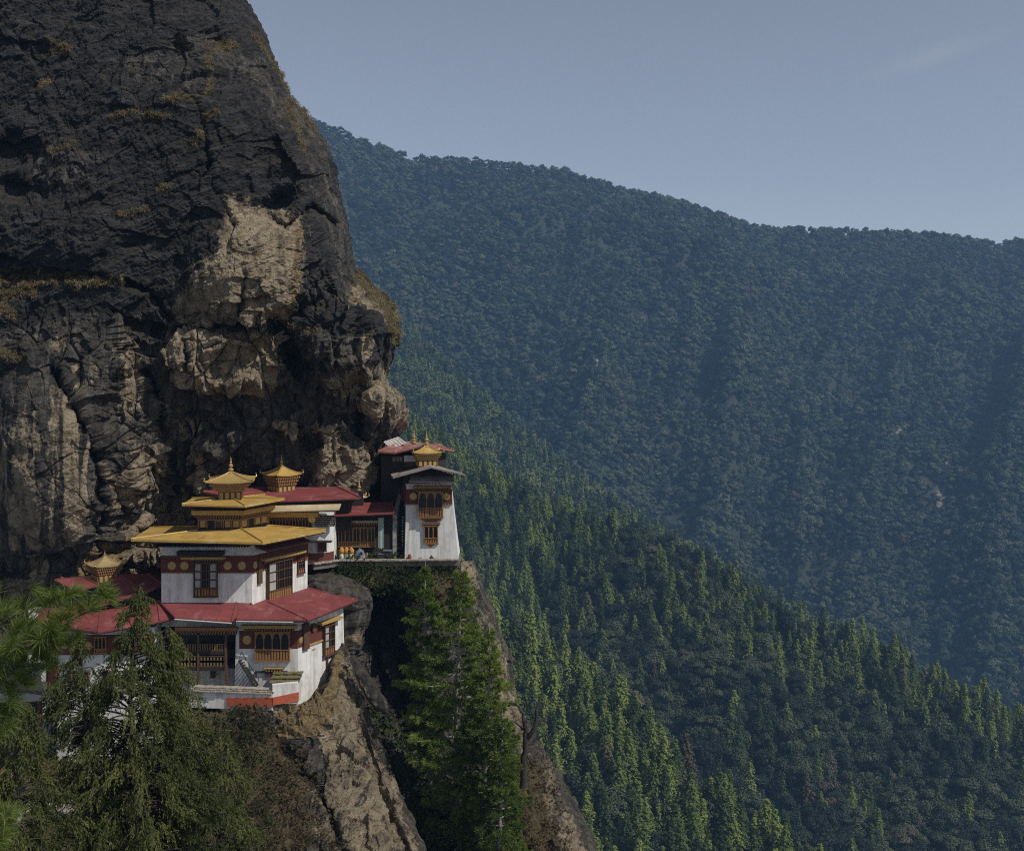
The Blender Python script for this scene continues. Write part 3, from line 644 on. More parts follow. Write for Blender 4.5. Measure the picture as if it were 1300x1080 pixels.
def walls(name, plan, z0, z1, mat, parent, batter=0.):
    cx = sum(p[0] for p in plan)/len(plan); cy = sum(p[1] for p in plan)/len(plan); mb = MB(); n = len(plan); vs = []
    H = max(1, int((z1-z0)/1.0)); 
    for k in range(H+1):
        t = k/H; off = batter*(1-t)
        for x, y in plan:
            d = Vector((x-cx, y-cy)); l = d.length; d = d*(1+off/l); vs.append((cx+d.x, cy+d.y, z0+(z1-z0)*t))
    fs = [(k*n+i, k*n+(i+1) % n, (k+1)*n+(i+1) % n, (k+1)*n+i) for k in range(H) for i in range(n)]+[tuple(range(n))[::-1], tuple(range(H*n, H*n+n))]
    mb.pts(vs, fs); return mb.build(name, mat, parent)
def roof(name, eaves, tops, mat, parent, th=.16, ridge=True, sag=0.):
    n = len(eaves); E = [Vector(e) for e in eaves]; T = [Vector(t) for t in tops]; mb = MB()
    dz = Vector((0, 0, th)); vs = [e+dz for e in E]+T+E+[t-dz for t in T]; fs = []
    for i in range(n):
        j = (i+1) % n; fs += [(i, j, n+j, n+i), (2*n+j, 2*n+i, 3*n+i, 3*n+j), (2*n+i, 2*n+j, j, i)]
    fs += [tuple(range(n, 2*n))]
    mb.pts(vs, fs); o = mb.build(name, mat, parent)
    if ridge:
        r = MB()
        for i in range(n):
            if (E[i]-T[i]).length > .3: r.tube([E[i]+dz*1.25, T[i]+dz*.25], .085, 6)
        r.build('hip_cap', mat, o)
    e = MB()
    for i in range(n):
        j = (i+1) % n; a, b = E[i]-dz*.02, E[j]-dz*.02; c = sum(E, Vector())/n
        ai = a+(c-a).normalized()*.12; bi = b+(c-b).normalized()*.12
        e.pts([ai-Vector((0, 0, .12)), bi-Vector((0, 0, .12)), bi-Vector((0, 0, .003)), ai-Vector((0, 0, .003))], [(0, 1, 2, 3)])
    e.build('eave_board', TIMB, o); return o
def dentils(mb, f, a0, a1, z, h, o0, o1, w=.13, gap=.13):
    n = max(2, int((a1-a0)/(w+gap)))
    for k in range(n): a = a0+(a1-a0)*(k+.25)/n; f.box(mb, a, a+(a1-a0)/n*.5, z, z+h, o0, o1)
def cornice(f, a0, a1, ztop, h, parent, out=.45, mat=None, name='cornice', rows=2):
    y = MB(); f.box(y, a0-out*.5, a1+out*.5, ztop-h*.45, ztop, 0, out); o = y.build(name, mat or YEL, parent)
    d = MB(); hh = h*.55/rows
    for r in range(rows):
        k = out*(1-.3*(r+1)); dentils(d, f, a0-k*.4, a1+k*.4, ztop-h*.45-hh*(r+1)+.01, hh*.75, 0, k)
    d.build('dentil', CARVE, o); b = MB()
    for r in range(rows):
        k = out*(1-.3*(r+1))*.8; f.box(b, a0-k*.4, a1+k*.4, ztop-h*.45-hh*(r+1), ztop-h*.45-hh*r-.004, 0, k)
    b.build('bracket_board', DARKW, o); return o
def medallion(f, px, py, rpx, parent, out=.09, mat=None):
    a, z = f.uv(px, py, out); Y = f.at(a, z).y; r = rpx*Y/F; mb = MB(); seg = 20
    for rr, o0, o1 in ((r, out-.06, out), (r*.62, out, out+.03), (r*.3, out+.03, out+.05)):
        q = [f.at(a+rr*math.cos(t*2*math.pi/seg), z+rr*math.sin(t*2*math.pi/seg), o1) for t in range(seg)]
        p = [f.at(a+rr*math.cos(t*2*math.pi/seg), z+rr*math.sin(t*2*math.pi/seg), o0) for t in range(seg)]
        mb.pts(q+p, [tuple(range(seg))]+[(i, (i+1) % seg, seg+(i+1) % seg, seg+i) for i in range(seg)])
    return mb.build('medallion', mat or GILT, parent)
def bay(f, l, t, r, b, parent, cols=3, rows=3, out=.32, arch=False, white=(), sill=.26, name='window'):
    a0, a1, z0, z1 = f.rect(l, t, r, b, out); W = a1-a0; H = z1-z0; m = MB(); th = .085
    fr = [a0+W*k/cols for k in range(cols+1)]; zs = z0+H*sill
    for k, a in enumerate(fr): f.box(m, a-th/2, a+th/2, z0, z1, 0, out+(.03 if k in (0, cols) else 0))
    f.box(m, a0-.09, a1+.09, z1-.1, z1+.02, 0, out+.06); f.box(m, a0-.09, a1+.09, z0-.04, z0+.08, 0, out+.06)
    f.box(m, a0-.03, a1+.03, zs-.05, zs+.05, 0, out+.04)
    for k in range(1, rows): z = zs+(z1-zs)*k/rows; (f.box(m, a0, a1, z-.03, z+.03, out-.1, out-.004) if not arch else None)
    if arch:
        for k in range(cols):
            c = (fr[k]+fr[k+1])/2; hw = (fr[k+1]-fr[k])/2-th/2; zt = z1-.1; sp = z1-.1-hw*1.25; ns = 10
            for q in range(ns):
                x0 = -hw+2*hw*q/ns; x1 = -hw+2*hw*(q+1)/ns; hf = lambda x: sp+hw*1.05*max(0, 1-(abs(x)/hw/.86)**2.2)**.6 if abs(x) < hw*.86 else sp-.12
                f.box(m, c+x0, c+x1, min(hf((x0+x1)/2), zt-.02), zt, out-.12, out-.01)
    else:
        for k in range(cols):      # slim glazing bars
            for q in (1, 2): a = fr[k]+(fr[k+1]-fr[k])*q/3; (f.box(m, a-.018, a+.018, zs, z1-.1, out-.09, out-.02) if k not in white else None)
    w = m.build(name, CARVE if arch else TIMB, parent)
    p = MB(); f.box(p, a0+.02, a1-.02, z0+.03, z1-.05, .01, out-.14); p.build('pane', VOID, w)
    if white:
        q = MB()
        for k in white:
            for j in range(rows): q_ = (z1-.1-zs)/rows; f.box(q, fr[k]+.11, fr[k+1]-.11, zs+.08+q_*j, zs+q_*(j+1)-.06, out-.13, out-.06)
        q.build('paper_pane', PAPER, w)
    c = MB(); n = max(3, int(W/.28))
    for k in range(n):
        a = a0+.06+(W-.12)*(k+.15)/n; f.box(c, a, a+(W-.12)/n*.7, z0+.12, zs-.09, out-.14, out-.02)
    c.build('carved_panel', CARVE, w); return w, (a0, a1, z0, z1)
def finial(mb, c, h):
    mb.lathe(c, [(h*.2, -h*.08), (h*.2, 0), (h*.1, h*.06), (h*.17, h*.14), (h*.17, h*.2), (h*.06, h*.26), (h*.13, h*.36), (h*.14, h*.44), (h*.05, h*.52), (h*.05, h*.56), (h*.085, h*.61), (h*.03, h*.68), (h*.03, h*.72), (h*.055, h*.77), (h*.02, h*.84), (h*.008, h)], 12)
def cupola(parent, px, Y, pyb, pye, pya, pyf, ehpx, bhpx, rz=.12, roofmat=None, body=True, rise=.35):
    k = Y/F; cx = (px-650)*k; z = lambda py: (HZ-py)*k; e = ehpx*k/ (abs(math.cos(rz))+abs(math.sin(rz))); b = bhpx*k; roofmat = roofmat or GILT
    zb, ze, za, zf = z(pyb), z(pye), z(pya), z(pyf); rt = empty_part = None
    m = MB(); cc = Vector((cx, Y, 0))
    rotp = lambda x, y, zz: cc+Matrix.Rotation(rz, 3, 'Z') @ Vector((x, y, 0))+Vector((0, 0, zz))
    # concave roof
    n = 7; rings = []
    for i in range(n):
        t = i/(n-1); s = e*(1-t)**1.0; h = (za-ze)*(t**1.35)
        ring = []
        for (x0, y0), (x1, y1) in (((-1, -1), (1, -1)), ((1, -1), (1, 1)), ((1, 1), (-1, 1)), ((-1, 1), (-1, -1))):
            for q in range(4):
                u = q/4; x = x0+(x1-x0)*u; y = y0+(y1-y0)*u; cn = max(abs(x)*abs(y), 0)**3
                ring.append(rotp(x*max(s, .06), y*max(s, .06), ze+h+cn*(za-ze)*.16*(1-t)**2+.08))
        rings.append(ring)
    N_ = 16; vs = [p for rg in rings for p in rg]+[p-Vector((0, 0, .1)) for p in rings[0]]
    fs = [(i*N_+j, i*N_+(j+1) % N_, (i+1)*N_+(j+1) % N_, (i+1)*N_+j) for i in range(n-1) for j in range(N_)]
    o0 = n*N_; fs += [(o0+j, o0+(j+1) % N_, (j+1) % N_, j) for j in range(N_)]+[tuple(range(o0, o0+N_))[::-1], tuple(range((n-1)*N_, n*N_))]
    m.pts(vs, fs); r = m.build('cupola_roof', roofmat, parent)
    g = MB()
    for i in (0, 4, 8, 12): g.tube([rings[q][i]+Vector((0, 0, .04)) for q in range(n)], .05, 6)
    for i in (0, 4, 8, 12):
        p = rings[0][i]; o_ = (p-cc); o_.z = 0; o_.normalize(); g.tube([p, p+o_*.14+Vector((0, 0, .1)), p+o_*.12+Vector((0, 0, .3)), p+Vector((0, 0, .36))], [.07, .08, .06, .03], 6)
    g.build('ridge_ornament', GILT, r)
    f = MB(); finial(f, Vector((cx, Y, za+.02)), zf-za); f.build('finial', GILT, r)
    if body:
        bb = MB(); bb.box((cx, Y, (zb+ze)/2-.1), 2*b, 2*b, ze-zb+.1, rz); bo = bb.build('cupola_body', TIMB, parent)
        pn = MB(); br = MB(); H = ze-zb; zw = zb+H*.5
        for side in range(4):
            a = rz+side*math.pi/2; u = Vector((math.cos(a), math.sin(a), 0)); nn = Vector((math.sin(a), -math.cos(a), 0))
            for q in range(4):
                c = cc+u*b*(-.75+.5*q)+nn*(b+.02)+Vector((0, 0, zb+H*.27)); pn.box(c, b*.3, .05, H*.36, a)
            for lev in range(3):
                w_ = b+(e-b)*(.18+.26*lev); zz = zw+(ze-zw)*(lev+.5)/3
                for q in range(int(2*w_/.22)):
                    c = cc+u*(-w_+(q+.5)*.22)+nn*w_+Vector((0, 0, zz)); br.box(c, .11, .12, (ze-zw)/3*.55, a)
        for lev in range(3): w_ = b+(e-b)*(.18+.26*lev); br.box((cx, Y, zw+(ze-zw)*(lev+.5)/3), 2*w_-.06, 2*w_-.06, (ze-zw)/3*.9, rz)
        pn.build('gilded_panel', YEL, bo); br.build('bracket', BRK if rise > .3 else CARVE, bo)
    return r

# --- golden roofed temple
gt = empty('temple', (-28, 112, -24)); tag(gt, 'temple with two tiered golden roofs and a gilded lantern on white walls', 'temple')
A, B, C_, D = (-34.0, 110.0), (-25.2, 110.0), (-21.2, 117.6), (-32.0, 120.0)
walls('wall', [A, B, C_, D], -25.6, -17.2, WHITE, gt, .0)
fL = Face(A, B); fR = Face(B, C_)
zt, zb = fL.uv(250, 705)[1], fL.uv(250, 727)[1]
m = MB(); fL.box(m, -.05, fL.L+.04, zb, zt, 0, .07); fR.box(m, .0, fR.L+.03, zb, zt, 0, .065); bd = m.build('maroon_band', BAND, gt)
d = MB(); dentils(d, fL, 0, fL.L, zb-.02, .14, 0, .13, .12, .12); dentils(d, fL, 0, fL.L, zt-.1, .13, 0, .14, .12, .12); dentils(d, fR, 0, fR.L, zb-.02, .14, 0, .13); d.build('dentil', CARVE, bd)
for x in (218, 234, 289, 307): medallion(fL, x, 718, 5.2, gt)
medallion(fR, 324.5, 717, 4.5, gt)
w, rc = bay(fL, 246, 714, 275, 758, gt, 3, 3, white=(0, 2), out=.4); cornice(fL, *fL.rect(235, 707, 281, 713, .4)[:2], fL.uv(250, 706.5, .4)[1], .5, gt, .7)
m = MB(); a0, a1, z0, z1 = fL.rect(226, 699, 284, 704, .5); fL.box(m, a0, a1, z0, z1, 0, 1.0); m.build('window_canopy', DARKW, gt)
w, rc = bay(fR, 342, 715, 371, 756, gt, 3, 3, white=(0,), out=.45); cornice(fR, *fR.rect(338, 707, 383, 713, .5)[:2], fR.uv(350, 706, .5)[1], .55, gt, .8)
bay(fR, 379, 704, 387, 727, gt, 1, 3, out=.2)
m = MB(); a0, z = fR.uv(336, 697, 1.2); a1 = fR.uv(392, 690, 1.2)[0]
m.hexa([fR.at(a0, z-.25, 1.5), fR.at(a1, z-.25, 1.5), fR.at(a1, z+.1, 0), fR.at(a0, z+.1, 0)], [fR.at(a0, z-.1, 1.5), fR.at(a1, z-.1, 1.5), fR.at(a1, z+.35, 0), fR.at(a0, z+.35, 0)]); m.build('window_canopy', BAND, gt)
m = MB(); a0, a1, z0, z1 = fR.rect(328, 712, 333, 740, .2); fR.box(m, a0, a1, z0, z1, 0, .25); m.build('timber_post', TIMB, gt)
roof('golden_roof', [P(166, 687, 107.5), P(334, 691, 107.0), P(414, 675, 116.6), P(372, 668, 123), P(190, 672, 123)],
     [P(250, 673.5, 112.6), P(306, 671, 112.6), P(340, 667, 117), P(330, 665, 120), P(262, 668, 120)], GOLD, gt, .2)
m = MB()
for k in range(34): a = fL.L*k/33; fL.box(m, a-.05, a+.05, -17.6, -17.45, 0, 2.0)
for k in range(30): a = fR.L*k/29; fR.box(m, a-.05, a+.05, -17.6, -17.45, 0, 1.3)
m.build('rafter', DARKW, gt)
A2, B2, C2, D2 = (-31.2, 113.0), (-27.07, 113.0), (-25.2, 116.7), (-30.2, 118.)
walls('upper_wall', [A2, B2, C2, D2], -18.2, -13.9, DARKW, gt)
gL = Face(A2, B2); gR = Face(B2, C2)
for f in (gL, gR):
    m = MB(); n = 5 if f is gL else 4; z0 = gL.uv(280, 669)[1]; z1 = gL.uv(280, 661)[1]
    for k in range(n): a = f.L*(k+.5)/n; (f.box(m, a-f.L/n*.34, a+f.L/n*.34, z0, z1, 0, .09) if k != 1 else None)
    m.build('painted_panel', YEL, gt)
    m = MB()
    for k in range(n+1): a = f.L*k/n; f.box(m, a-.06, a+.06, z0-.1, z1+.1, 0, .12)
    f.box(m, -.05, f.L+.05, z1+.06, z1+.18, 0, .16); m.build('timber_frame', CARVE, gt)
    cornice(f, -.15, f.L+.15, gL.uv(280, 647)[1], .95, gt, .75, rows=3)
m = MB(); a0, a1, z0, z1 = gL.rect(275, 662, 281, 670, .12); gL.box(m, a0, a1, z0, z1, 0, .14); m.build('door', TIMB, gt)
roof('upper_golden_roof', [P(231, 642, 110.8), P(311, 644, 110.5), P(361, 635, 115.2), P(336, 630, 121), P(244, 634, 121)],
     [P(272, 634.5, 113.6), P(298, 634, 113.6), P(310, 632, 116), P(305, 631, 117), P(276, 632, 117)], GOLD, gt, .17)
cupola(gt, 293, 115.0, 634, 611, 599.5, 579, 33, 14, .16)

# --- hall behind with the long red roof
bh = empty('prayer_hall', (-22, 122, -21)); tag(bh, 'hall with long red roof and rounded white corner behind the golden temple', 'temple')
roof('red_roof', [P(258, 626, 122), P(332, 638, 119), P(457, 633.5, 120.5), P(452, 622, 130), P(262, 619, 131)],
     [P(340, 619.5, 126), P(345, 619, 126), P(428, 618, 126), P(428, 617.5, 127), P(343, 618.5, 127)], RED, bh, .16)
q = lambda px, Y: ((px-650)/F*Y, Y)
walls('upper_wall', [q(275, 122.5), q(336, 120.6), q(446, 121.8), q(448, 129), q(280, 129)], -18.0, -14.6, DARKW, bh)
plan = [q(330, 119.2), q(398, 119.3), q(410, 119.5), q(418, 120.0), q(424, 120.8), q(427, 121.8), q(428, 124), q(430, 128), q(330, 128)]
walls('wall', plan, -21.2, -15.9, WHITE, bh)
walls('maroon_base', [(x*1.0006, y-.08) for x, y in plan], -21.0, -20.05, BAND, bh)
hf = Face(plan[0], plan[1]); a0, z = hf.uv(342, 650, .5); a1 = hf.uv(400, 650, .5)[0]
cornice(hf, a0, a1, z, 1.15, bh, .7, rows=3)
m = MB(); a0, a1, z0, z1 = hf.rect(334, 663, 396, 672, .2); hf.box(m, a0, a1, z0-.1, z1+.3, 0, .18); wv = m.build('window', DARKW, bh)
m = MB()
for k in range(16): a = a0+(a1-a0)*k/15; hf.box(m, a-.04, a+.04, z0, z1+.2, .18, .26)
m.build('mullion', CARVE, wv)
medallion(hf, 396, 659, 4.6, bh, .75)
m = MB(); a0, z = hf.uv(333, 648.5, 1.3); a1 = hf.uv(431, 644, 1.3)[0]
m.hexa([hf.at(a0, z-.1, 1.7), hf.at(a1, z+.1, 1.7), hf.at(a1, z+.45, 0), hf.at(a0, z+.25, 0)], [hf.at(a0, z, 1.7), hf.at(a1, z+.22, 1.7), hf.at(a1, z+.57, 0), hf.at(a0, z+.37, 0)]); m.build('canopy', roof_mat('cream_canopy', (.45, .36, .22), (.55, .46, .3), (.3, .22, .12), .6), bh)
m = MB(); a0, a1, z0, z1 = hf.rect(401, 655, 424, 668, .3); hf.box(m, a0, a1, z0, z1, -.4, .35); lt = m.build('carved_lattice', DARKW, bh)
m = MB()
for k in range(12):
    for j in range(5): a = a0+(a1-a0)*(k+(j % 2)*.5+.2)/12.5; z = z0+(z1-z0)*(j+.3)/5; hf.box(m, a, a+.09, z, z+.1, .35, .39)
m.build('painted_dot', STONE, lt)
bay(hf, 404, 686, 414, 700, bh, 2, 2, out=.12)
m = MB(); a0, a1, z0, z1 = hf.rect(388, 684, 421, 688, .5); hf.box(m, a0, a1, z0, z0+.12, 0, .9); m.build('window_canopy', DARKW, bh)
cupola(bh, 357.5, 125.0, 628, 603, 592, 577, 26, 12.5, .75, roofmat=GOLD, rise=.2)
# --- gallery building with lattice front
ga = empty('gallery_house', (-16, 124, -21)); tag(ga, 'low red roofed gallery with dark lattice windows beside the stairway', 'house')
gp = [q(427, 122.6), q(500, 122.8), q(500, 129.5), q(430, 129.5)]
walls('wall', gp, -21.2, -16.6, DARKW, ga); gf = Face(gp[0], gp[1])
roof('red_roof', [P(422, 655.5, 120.6), P(500, 652.5, 121.2), P(500, 640, 129), P(440, 640, 129)], [P(442, 640.5, 126.0), P(498, 638, 126.5), P(498, 637, 127), P(444, 638, 127)], RED, ga, .12)
cornice(gf, *gf.rect(431, 660, 481, 668, .4)[:2], gf.uv(450, 660.5, .4)[1], .6, ga, .55, mat=STONE, rows=1)
for k in range(5):
    l = 429.5+k*9.4; w_, rc = bay(gf, l, 669, l+8.6, 694, ga, 2, 3, out=.2, arch=True)
m = MB(); a0, z0 = gf.uv(480, 696, .8); a1, z1 = gf.uv(487.5, 657, .8)
for k in range(9):
    s0 = a0+(a1-a0)*k/9; o_ = .75+.09*(k % 2); o2 = .75+.09*((k+1) % 2); s1 = a0+(a1-a0)*(k+1)/9
    m.pts([gf.at(s0, z0+.1*math.sin(k*2), o_), gf.at(s1, z0+.1*math.sin(k*2+2), o2), gf.at(s1, z1, o2*.95), gf.at(s0, z1, o_*.95)], [(0, 1, 2, 3)])
cu = m.build('door_curtain', simple('pale_green_cloth', (.33, .42, .38), .9, .2, 3), None); tag(cu, 'pale green curtain hanging in the dark doorway left of the stairway', 'curtain')
walls('attic_wall', [q(446, 125.2), q(461, 125.2), q(462, 127.5), q(446, 127.5)], -17, -14.2, DARKW, ga)
cupola(ga, 456, 126.0, 640, 631, 625.5, 608, 12, 6, .3, roofmat=roof_mat('cream_roof', (.5, .4, .26), (.6, .5, .35), (.35, .26, .15), .5), body=False)
# --- stairway
stw = empty('stairway', (-12.4, 124, -21)); tag(stw, 'steep dark stairway climbing between the gallery and the white tower', 'stairway')
m = MB()
for k in range(20):
    t = k/20; Yk = 122.6+5.5*t; zk = -20.95+5.3*t; x0 = (503.5-650)/F*(122.6)+.1*t; m.box((x0+.43, Yk+.6, zk+.06), .92, .34, .1)
m.build('step', STONE and simple('worn_step', (.11, .095, .085), .9, .4, 4, .03), stw)
m = MB(); x0 = (498.5-650)/F*122.6; pr = Matrix.Identity(3)
m.hexa([(x0, 122.6, -21.1), (x0+.42, 122.6, -21.1), (x0+.42, 128.6, -21.1), (x0, 128.6, -21.1)], [(x0, 122.6, -16.4), (x0+.42, 122.6, -16.4), (x0+.42, 128.6, -14.9), (x0, 128.6, -14.9)]); m.build('side_wall', simple('mottled_plaster', (.26, .25, .23), .9, .8, 2.2, .06, dark=(.03, .03, .03)), stw)
# --- white tower on the point
tw = empty('tower', (-8.8, 125, -21)); tag(tw, 'white tower with a carved bay window standing on the point of the terrace', 'tower')
tp0 = [(-11.55, 122.), (-5.75, 122.), (-5.9, 128.5), (-12.4, 128.5)]; tp1 = [(-11.35, 122.25), (-6.55, 122.25), (-6.9, 128), (-12.1, 128)]
zt0, zt1 = -21.3, -12.9; m = MB(); n = 8; vs = []
for k in range(n+1):
    t = k/n
    for a, b in zip(tp0, tp1): vs.append((a[0]+(b[0]-a[0])*t**.9, a[1]+(b[1]-a[1])*t, zt0+(zt1-zt0)*t))
m.pts(vs, [(k*4+i, k*4+(i+1) % 4, k*4+4+(i+1) % 4, k*4+4+i) for k in range(n) for i in range(4)]+[(3, 2, 1, 0), (n*4, n*4+1, n*4+2, n*4+3)]); m.build('wall', WHITE, tw)
tf = Face((-11.35, 122.1), (-6.55, 122.1)); tl = Face((-12.3, 128.), (-11.4, 122.1))
m = MB(); z0 = tf.uv(540, 640)[1]; z1 = tf.uv(540, 621)[1]; tf.box(m, -.1, tf.L+.1, z0, z1, -.25, .06); tl.box(m, 0, tl.L, z0, z1, -.1, .12); tb = m.build('maroon_band', BAND, tw)
d = MB(); dentils(d, tf, -.1, tf.L+.1, z0-.04, .14, -.1, .12); d.build('dentil', CARVE, tb)
for x in (524.5, 566.5): medallion(tf, x, 630, 4.6, tw, .14)
w, rc = bay(tf, 531.5, 624, 562, 657, tw, 3, 1, out=.5, arch=True, sill=.36)
m = MB(); a0, a1, z0, z1 = tf.rect(534, 657, 560, 663, .4); m.hexa([tf.at(a0+.5, z0, .1), tf.at(a1-.5, z0, .1), tf.at(a1-.5, z0, 0), tf.at(a0+.5, z0, 0)], [tf.at(a0-.15, z1, .5), tf.at(a1+.15, z1, .5), tf.at(a1+.15, z1, -.1), tf.at(a0-.15, z1, -.1)]); m.build('bracket', CARVE, tw)
bay(tf, 538.5, 667, 555.5, 690, tw, 3, 2, out=.22, arch=True, sill=.3)
cornice(tf, *tf.rect(537, 664, 557, 668, .3)[:2], tf.uv(547, 664, .3)[1], .25, tw, .35, mat=CARVE, rows=1)
m = MB(); a0, a1, z0, z1 = tf.rect(544, 690, 549, 695, .2); m.hexa([tf.at(a0+.15, z0, .05), tf.at(a1-.15, z0, .05), tf.at(a1-.15, z0, 0), tf.at(a0+.15, z0, 0)], [tf.at(a0-.3, z1, .22), tf.at(a1+.3, z1, .22), tf.at(a1+.3, z1, 0), tf.at(a0-.3, z1, 0)]); m.build('bracket', CARVE, tw)
cornice(tf, *tf.rect(529, 616, 569, 622, .6)[:2], tf.uv(547, 616.5, .6)[1], .62, tw, .7, mat=CARVE, rows=2)
m = MB(); a0, z0 = tf.uv(519.5, 612.5, 1.5); a1, z1 = tf.uv(575.5, 608, .6)
m.hexa([tf.at(a0, z0, 1.6), tf.at(a1, z0, 1.6), tf.at(a1, z0+.45, 0), tf.at(a0, z0+.45, 0)], [tf.at(a0, z0+.12, 1.6), tf.at(a1, z0+.12, 1.6), tf.at(a1, z0+.62, 0), tf.at(a0, z0+.62, 0)]); m.build('window_canopy', GREYR, tw)
# gable roof, ridge running back
m = MB(); fy, by = 119.8, 130.5
Lf, Rf, Af = P(499, 605.5, fy), P(591, 602, fy), P(547, 592.5, fy); Lb, Rb, Ab = P(495, 600.5, by), P(584, 599.5, by), P(545, 588, by); dz = Vector((0, 0, .16))
for a, b, c, d_ in ((Lf, Af, Ab, Lb), (Af, Rf, Rb, Ab)): m.hexa([a-dz, b-dz, c-dz, d_-dz], [a, b, c, d_])
m.build('gable_roof', GREYR, tw)
m = MB(); Lw, Rw = P(512, 604.5, 121.9), P(576, 603, 121.9); m.pts([Lw, Rw, Rw-Vector((0, 0, .8)), Lw-Vector((0, 0, .8)), P(547, 594.8, 121.9)], [(3, 2, 1, 4, 0)])
for k in range(9): t = (k+.5)/9; pA = Lf.lerp(Rf, t); m.box((pA.x, 121.0, Af.z-.35-abs(t-.5)*1.55), .12, 2.2, .12)
m.build('gable_wall', DARKW, tw)
cupola(tw, 541.5, 127.0, 592, 574.5, 566, 547, 21.5, 12, .2, roofmat=GOLD)
# --- rear upper house
uh = empty('cliffside_house', (-12, 129, -16)); tag(uh, 'small house with faded red roof wedged under the cliff behind the tower', 'house')
walls('wall', [q(484, 128.8), q(530, 128.8), q(566, 131), q(560, 136), q(486, 136)], -17.5, -10.6, DARKW, uh)
uf = Face(q(484, 128.8), q(530, 128.8))
m = MB(); a0, a1, z0, z1 = uf.rect(513, 578, 531, 586, .1); uf.box(m, a0, a1, z0, z1, 0, .12); m.build('white_panel', WHITE, uh)
m = MB(); a0, a1, z0, z1 = uf.rect(513, 586.5, 531, 592, .1); uf.box(m, a0, a1, z0, z1, 0, .12); m.build('maroon_band', BAND, uh)
m = MB(); a0, a1, z0, z1 = uf.rect(498, 579, 511, 586, .1); uf.box(m, a0, a1, z0, z1, 0, .1); wv = m.build('window', TIMB, uh)
m = MB()
for k in range(7): a = a0+(a1-a0)*(k+.3)/7; uf.box(m, a, a+.07, z0+.08, z1-.08, .1, .13)
m.build('mullion', STONE, wv)
roof('red_roof', [P(480, 574.5, 127.5), P(500, 576, 126.8), P(537, 567, 127), P(577, 573.5, 131), P(560, 566, 138), P(492, 566, 138)], [P(508, 561.5, 131), P(513, 561.5, 131), P(540, 563, 131.5), P(555, 566, 132), P(552, 564, 133), P(512, 560, 133)], roof_mat('faded_red_roof', (.26, .1, .085), (.33, .28, .25), (.2, .04, .04), .6), uh, .14)
m = MB(); finial(m, P(525.5, 561, 131), 1.45); m.build('finial', GILT, uh)
m = MB(); a_, b_, c_, d_ = P(487, 561, 131.), P(498, 570, 129.2), P(516, 562, 129.5), P(506, 554.5, 133)
for k in range(10):
    t0, t1 = k/10, (k+1)/10; h = .09*(k % 2); h1 = .09*((k+1) % 2); v = [a_.lerp(d_, t0), a_.lerp(d_, t1), b_.lerp(c_, t1), b_.lerp(c_, t0)]
    v[0].z += h; v[3].z += h; v[1].z += h1; v[2].z += h1; m.hexa([p-Vector((0, 0, .05)) for p in (v[3], v[2], v[1], v[0])], [v[3], v[2], v[1], v[0]])
m.build('white_roof_sheet', simple('pale_tin', (.5, .48, .46), .7, .5, 3, .03), uh)
m = MB()
for px in (506, 509.5): a0, a1, z0, z1 = uf.rect(px, 620, px+1.6, 650, .1); uf.box(m, a0, a1, z0, z1, 0, .15)
m.build('door_post', simple('teal_paint', (.05, .09, .09), .7, .4, 3), uh)

# --- terrace
tr = empty('terrace', (-12, 122, -21.2)); tag(tr, 'stone terrace with pale coping in front of the gallery and tower', 'terrace')
tpn = [P(398, 717, 118.5), P(430, 712, 120.5), P(582, 711.2, 121.0)]
zf = -21.12; m = MB(); fl = [Vector((p.x, p.y, zf)) for p in tpn]+[Vector((-5.6, 124.5, zf)), Vector((-8, 130, zf)), Vector((-27, 130, zf))]
m.pts(fl+[p-Vector((0, 0, .55)) for p in fl], [tuple(range(6))]+[(i, 6+i, 6+(i+1) % 6, (i+1) % 6) for i in range(6)]); m.build('retaining_wall', simple('dark_stone', (.13, .11, .095), .95, .6, 1.8, .08), tr)
m = MB(); rc_ = random.Random(4)
for a, b in ((tpn[0], tpn[1]), (tpn[1], tpn[2])):
    L_ = (b-a).length; n = int(L_/.42)
    for k in range(n): c = a.lerp(b, (k+.5)/n); m.box((c.x, c.y-.05, zf+.11+rc_.uniform(-.02, .02)), L_/n*rc_.uniform(.9, .99), .42, .2, math.atan2((b-a).y, (b-a).x)+rc_.uniform(-.03, .03))
m.build('coping', STONE, tr, bevel=.03)

# --- lower storey house, right wing
lh = empty('bay_window_house', (-22, 109, -31)); tag(lh, 'lower white house with red hipped roof and arched bay window above the rock face', 'house')
p0, p1, p2 = q(300, 108.3), q(378, 108.3), (-17.1, 114.8)
walls('wall', [p0, p1, p2, (-18, 118), q(300, 116)], -34, -24.1, WHITE, lh, .25)
lf = Face(p0, p1); lr = Face(p1, p2)
roof('red_roof', [P(300, 787.5, 106.9), P(391, 788.5, 106.6), P(454, 762.5, 116.0), P(440, 752, 121), P(330, 756, 116)],
     [P(320, 768, 109.85), P(340, 763.5, 111.0), P(391, 746.5, 117.2), P(391, 745, 118.5), P(350, 752, 114)], RED, lh, .13)
z0 = lf.uv(340, 823)[1]; z1 = lf.uv(340, 800)[1]
m = MB(); lf.box(m, .3, lf.L+.03, z0, z1, 0, .08); a1_ = lr.uv(411, 800)[0]; lr.box(m, -.02, a1_, z0+.05, z1, 0, .08); lb = m.build('maroon_band', BAND, lh)
d = MB(); lr.box(d, .9, a1_, z0-.08, z0+.06, 0, .2); d.build('ochre_trim', YEL, lb)
medallion(lf, 313.5, 812, 5.6, lh, .12); medallion(lr, 382.5, 812, 4.2, lh, .12)
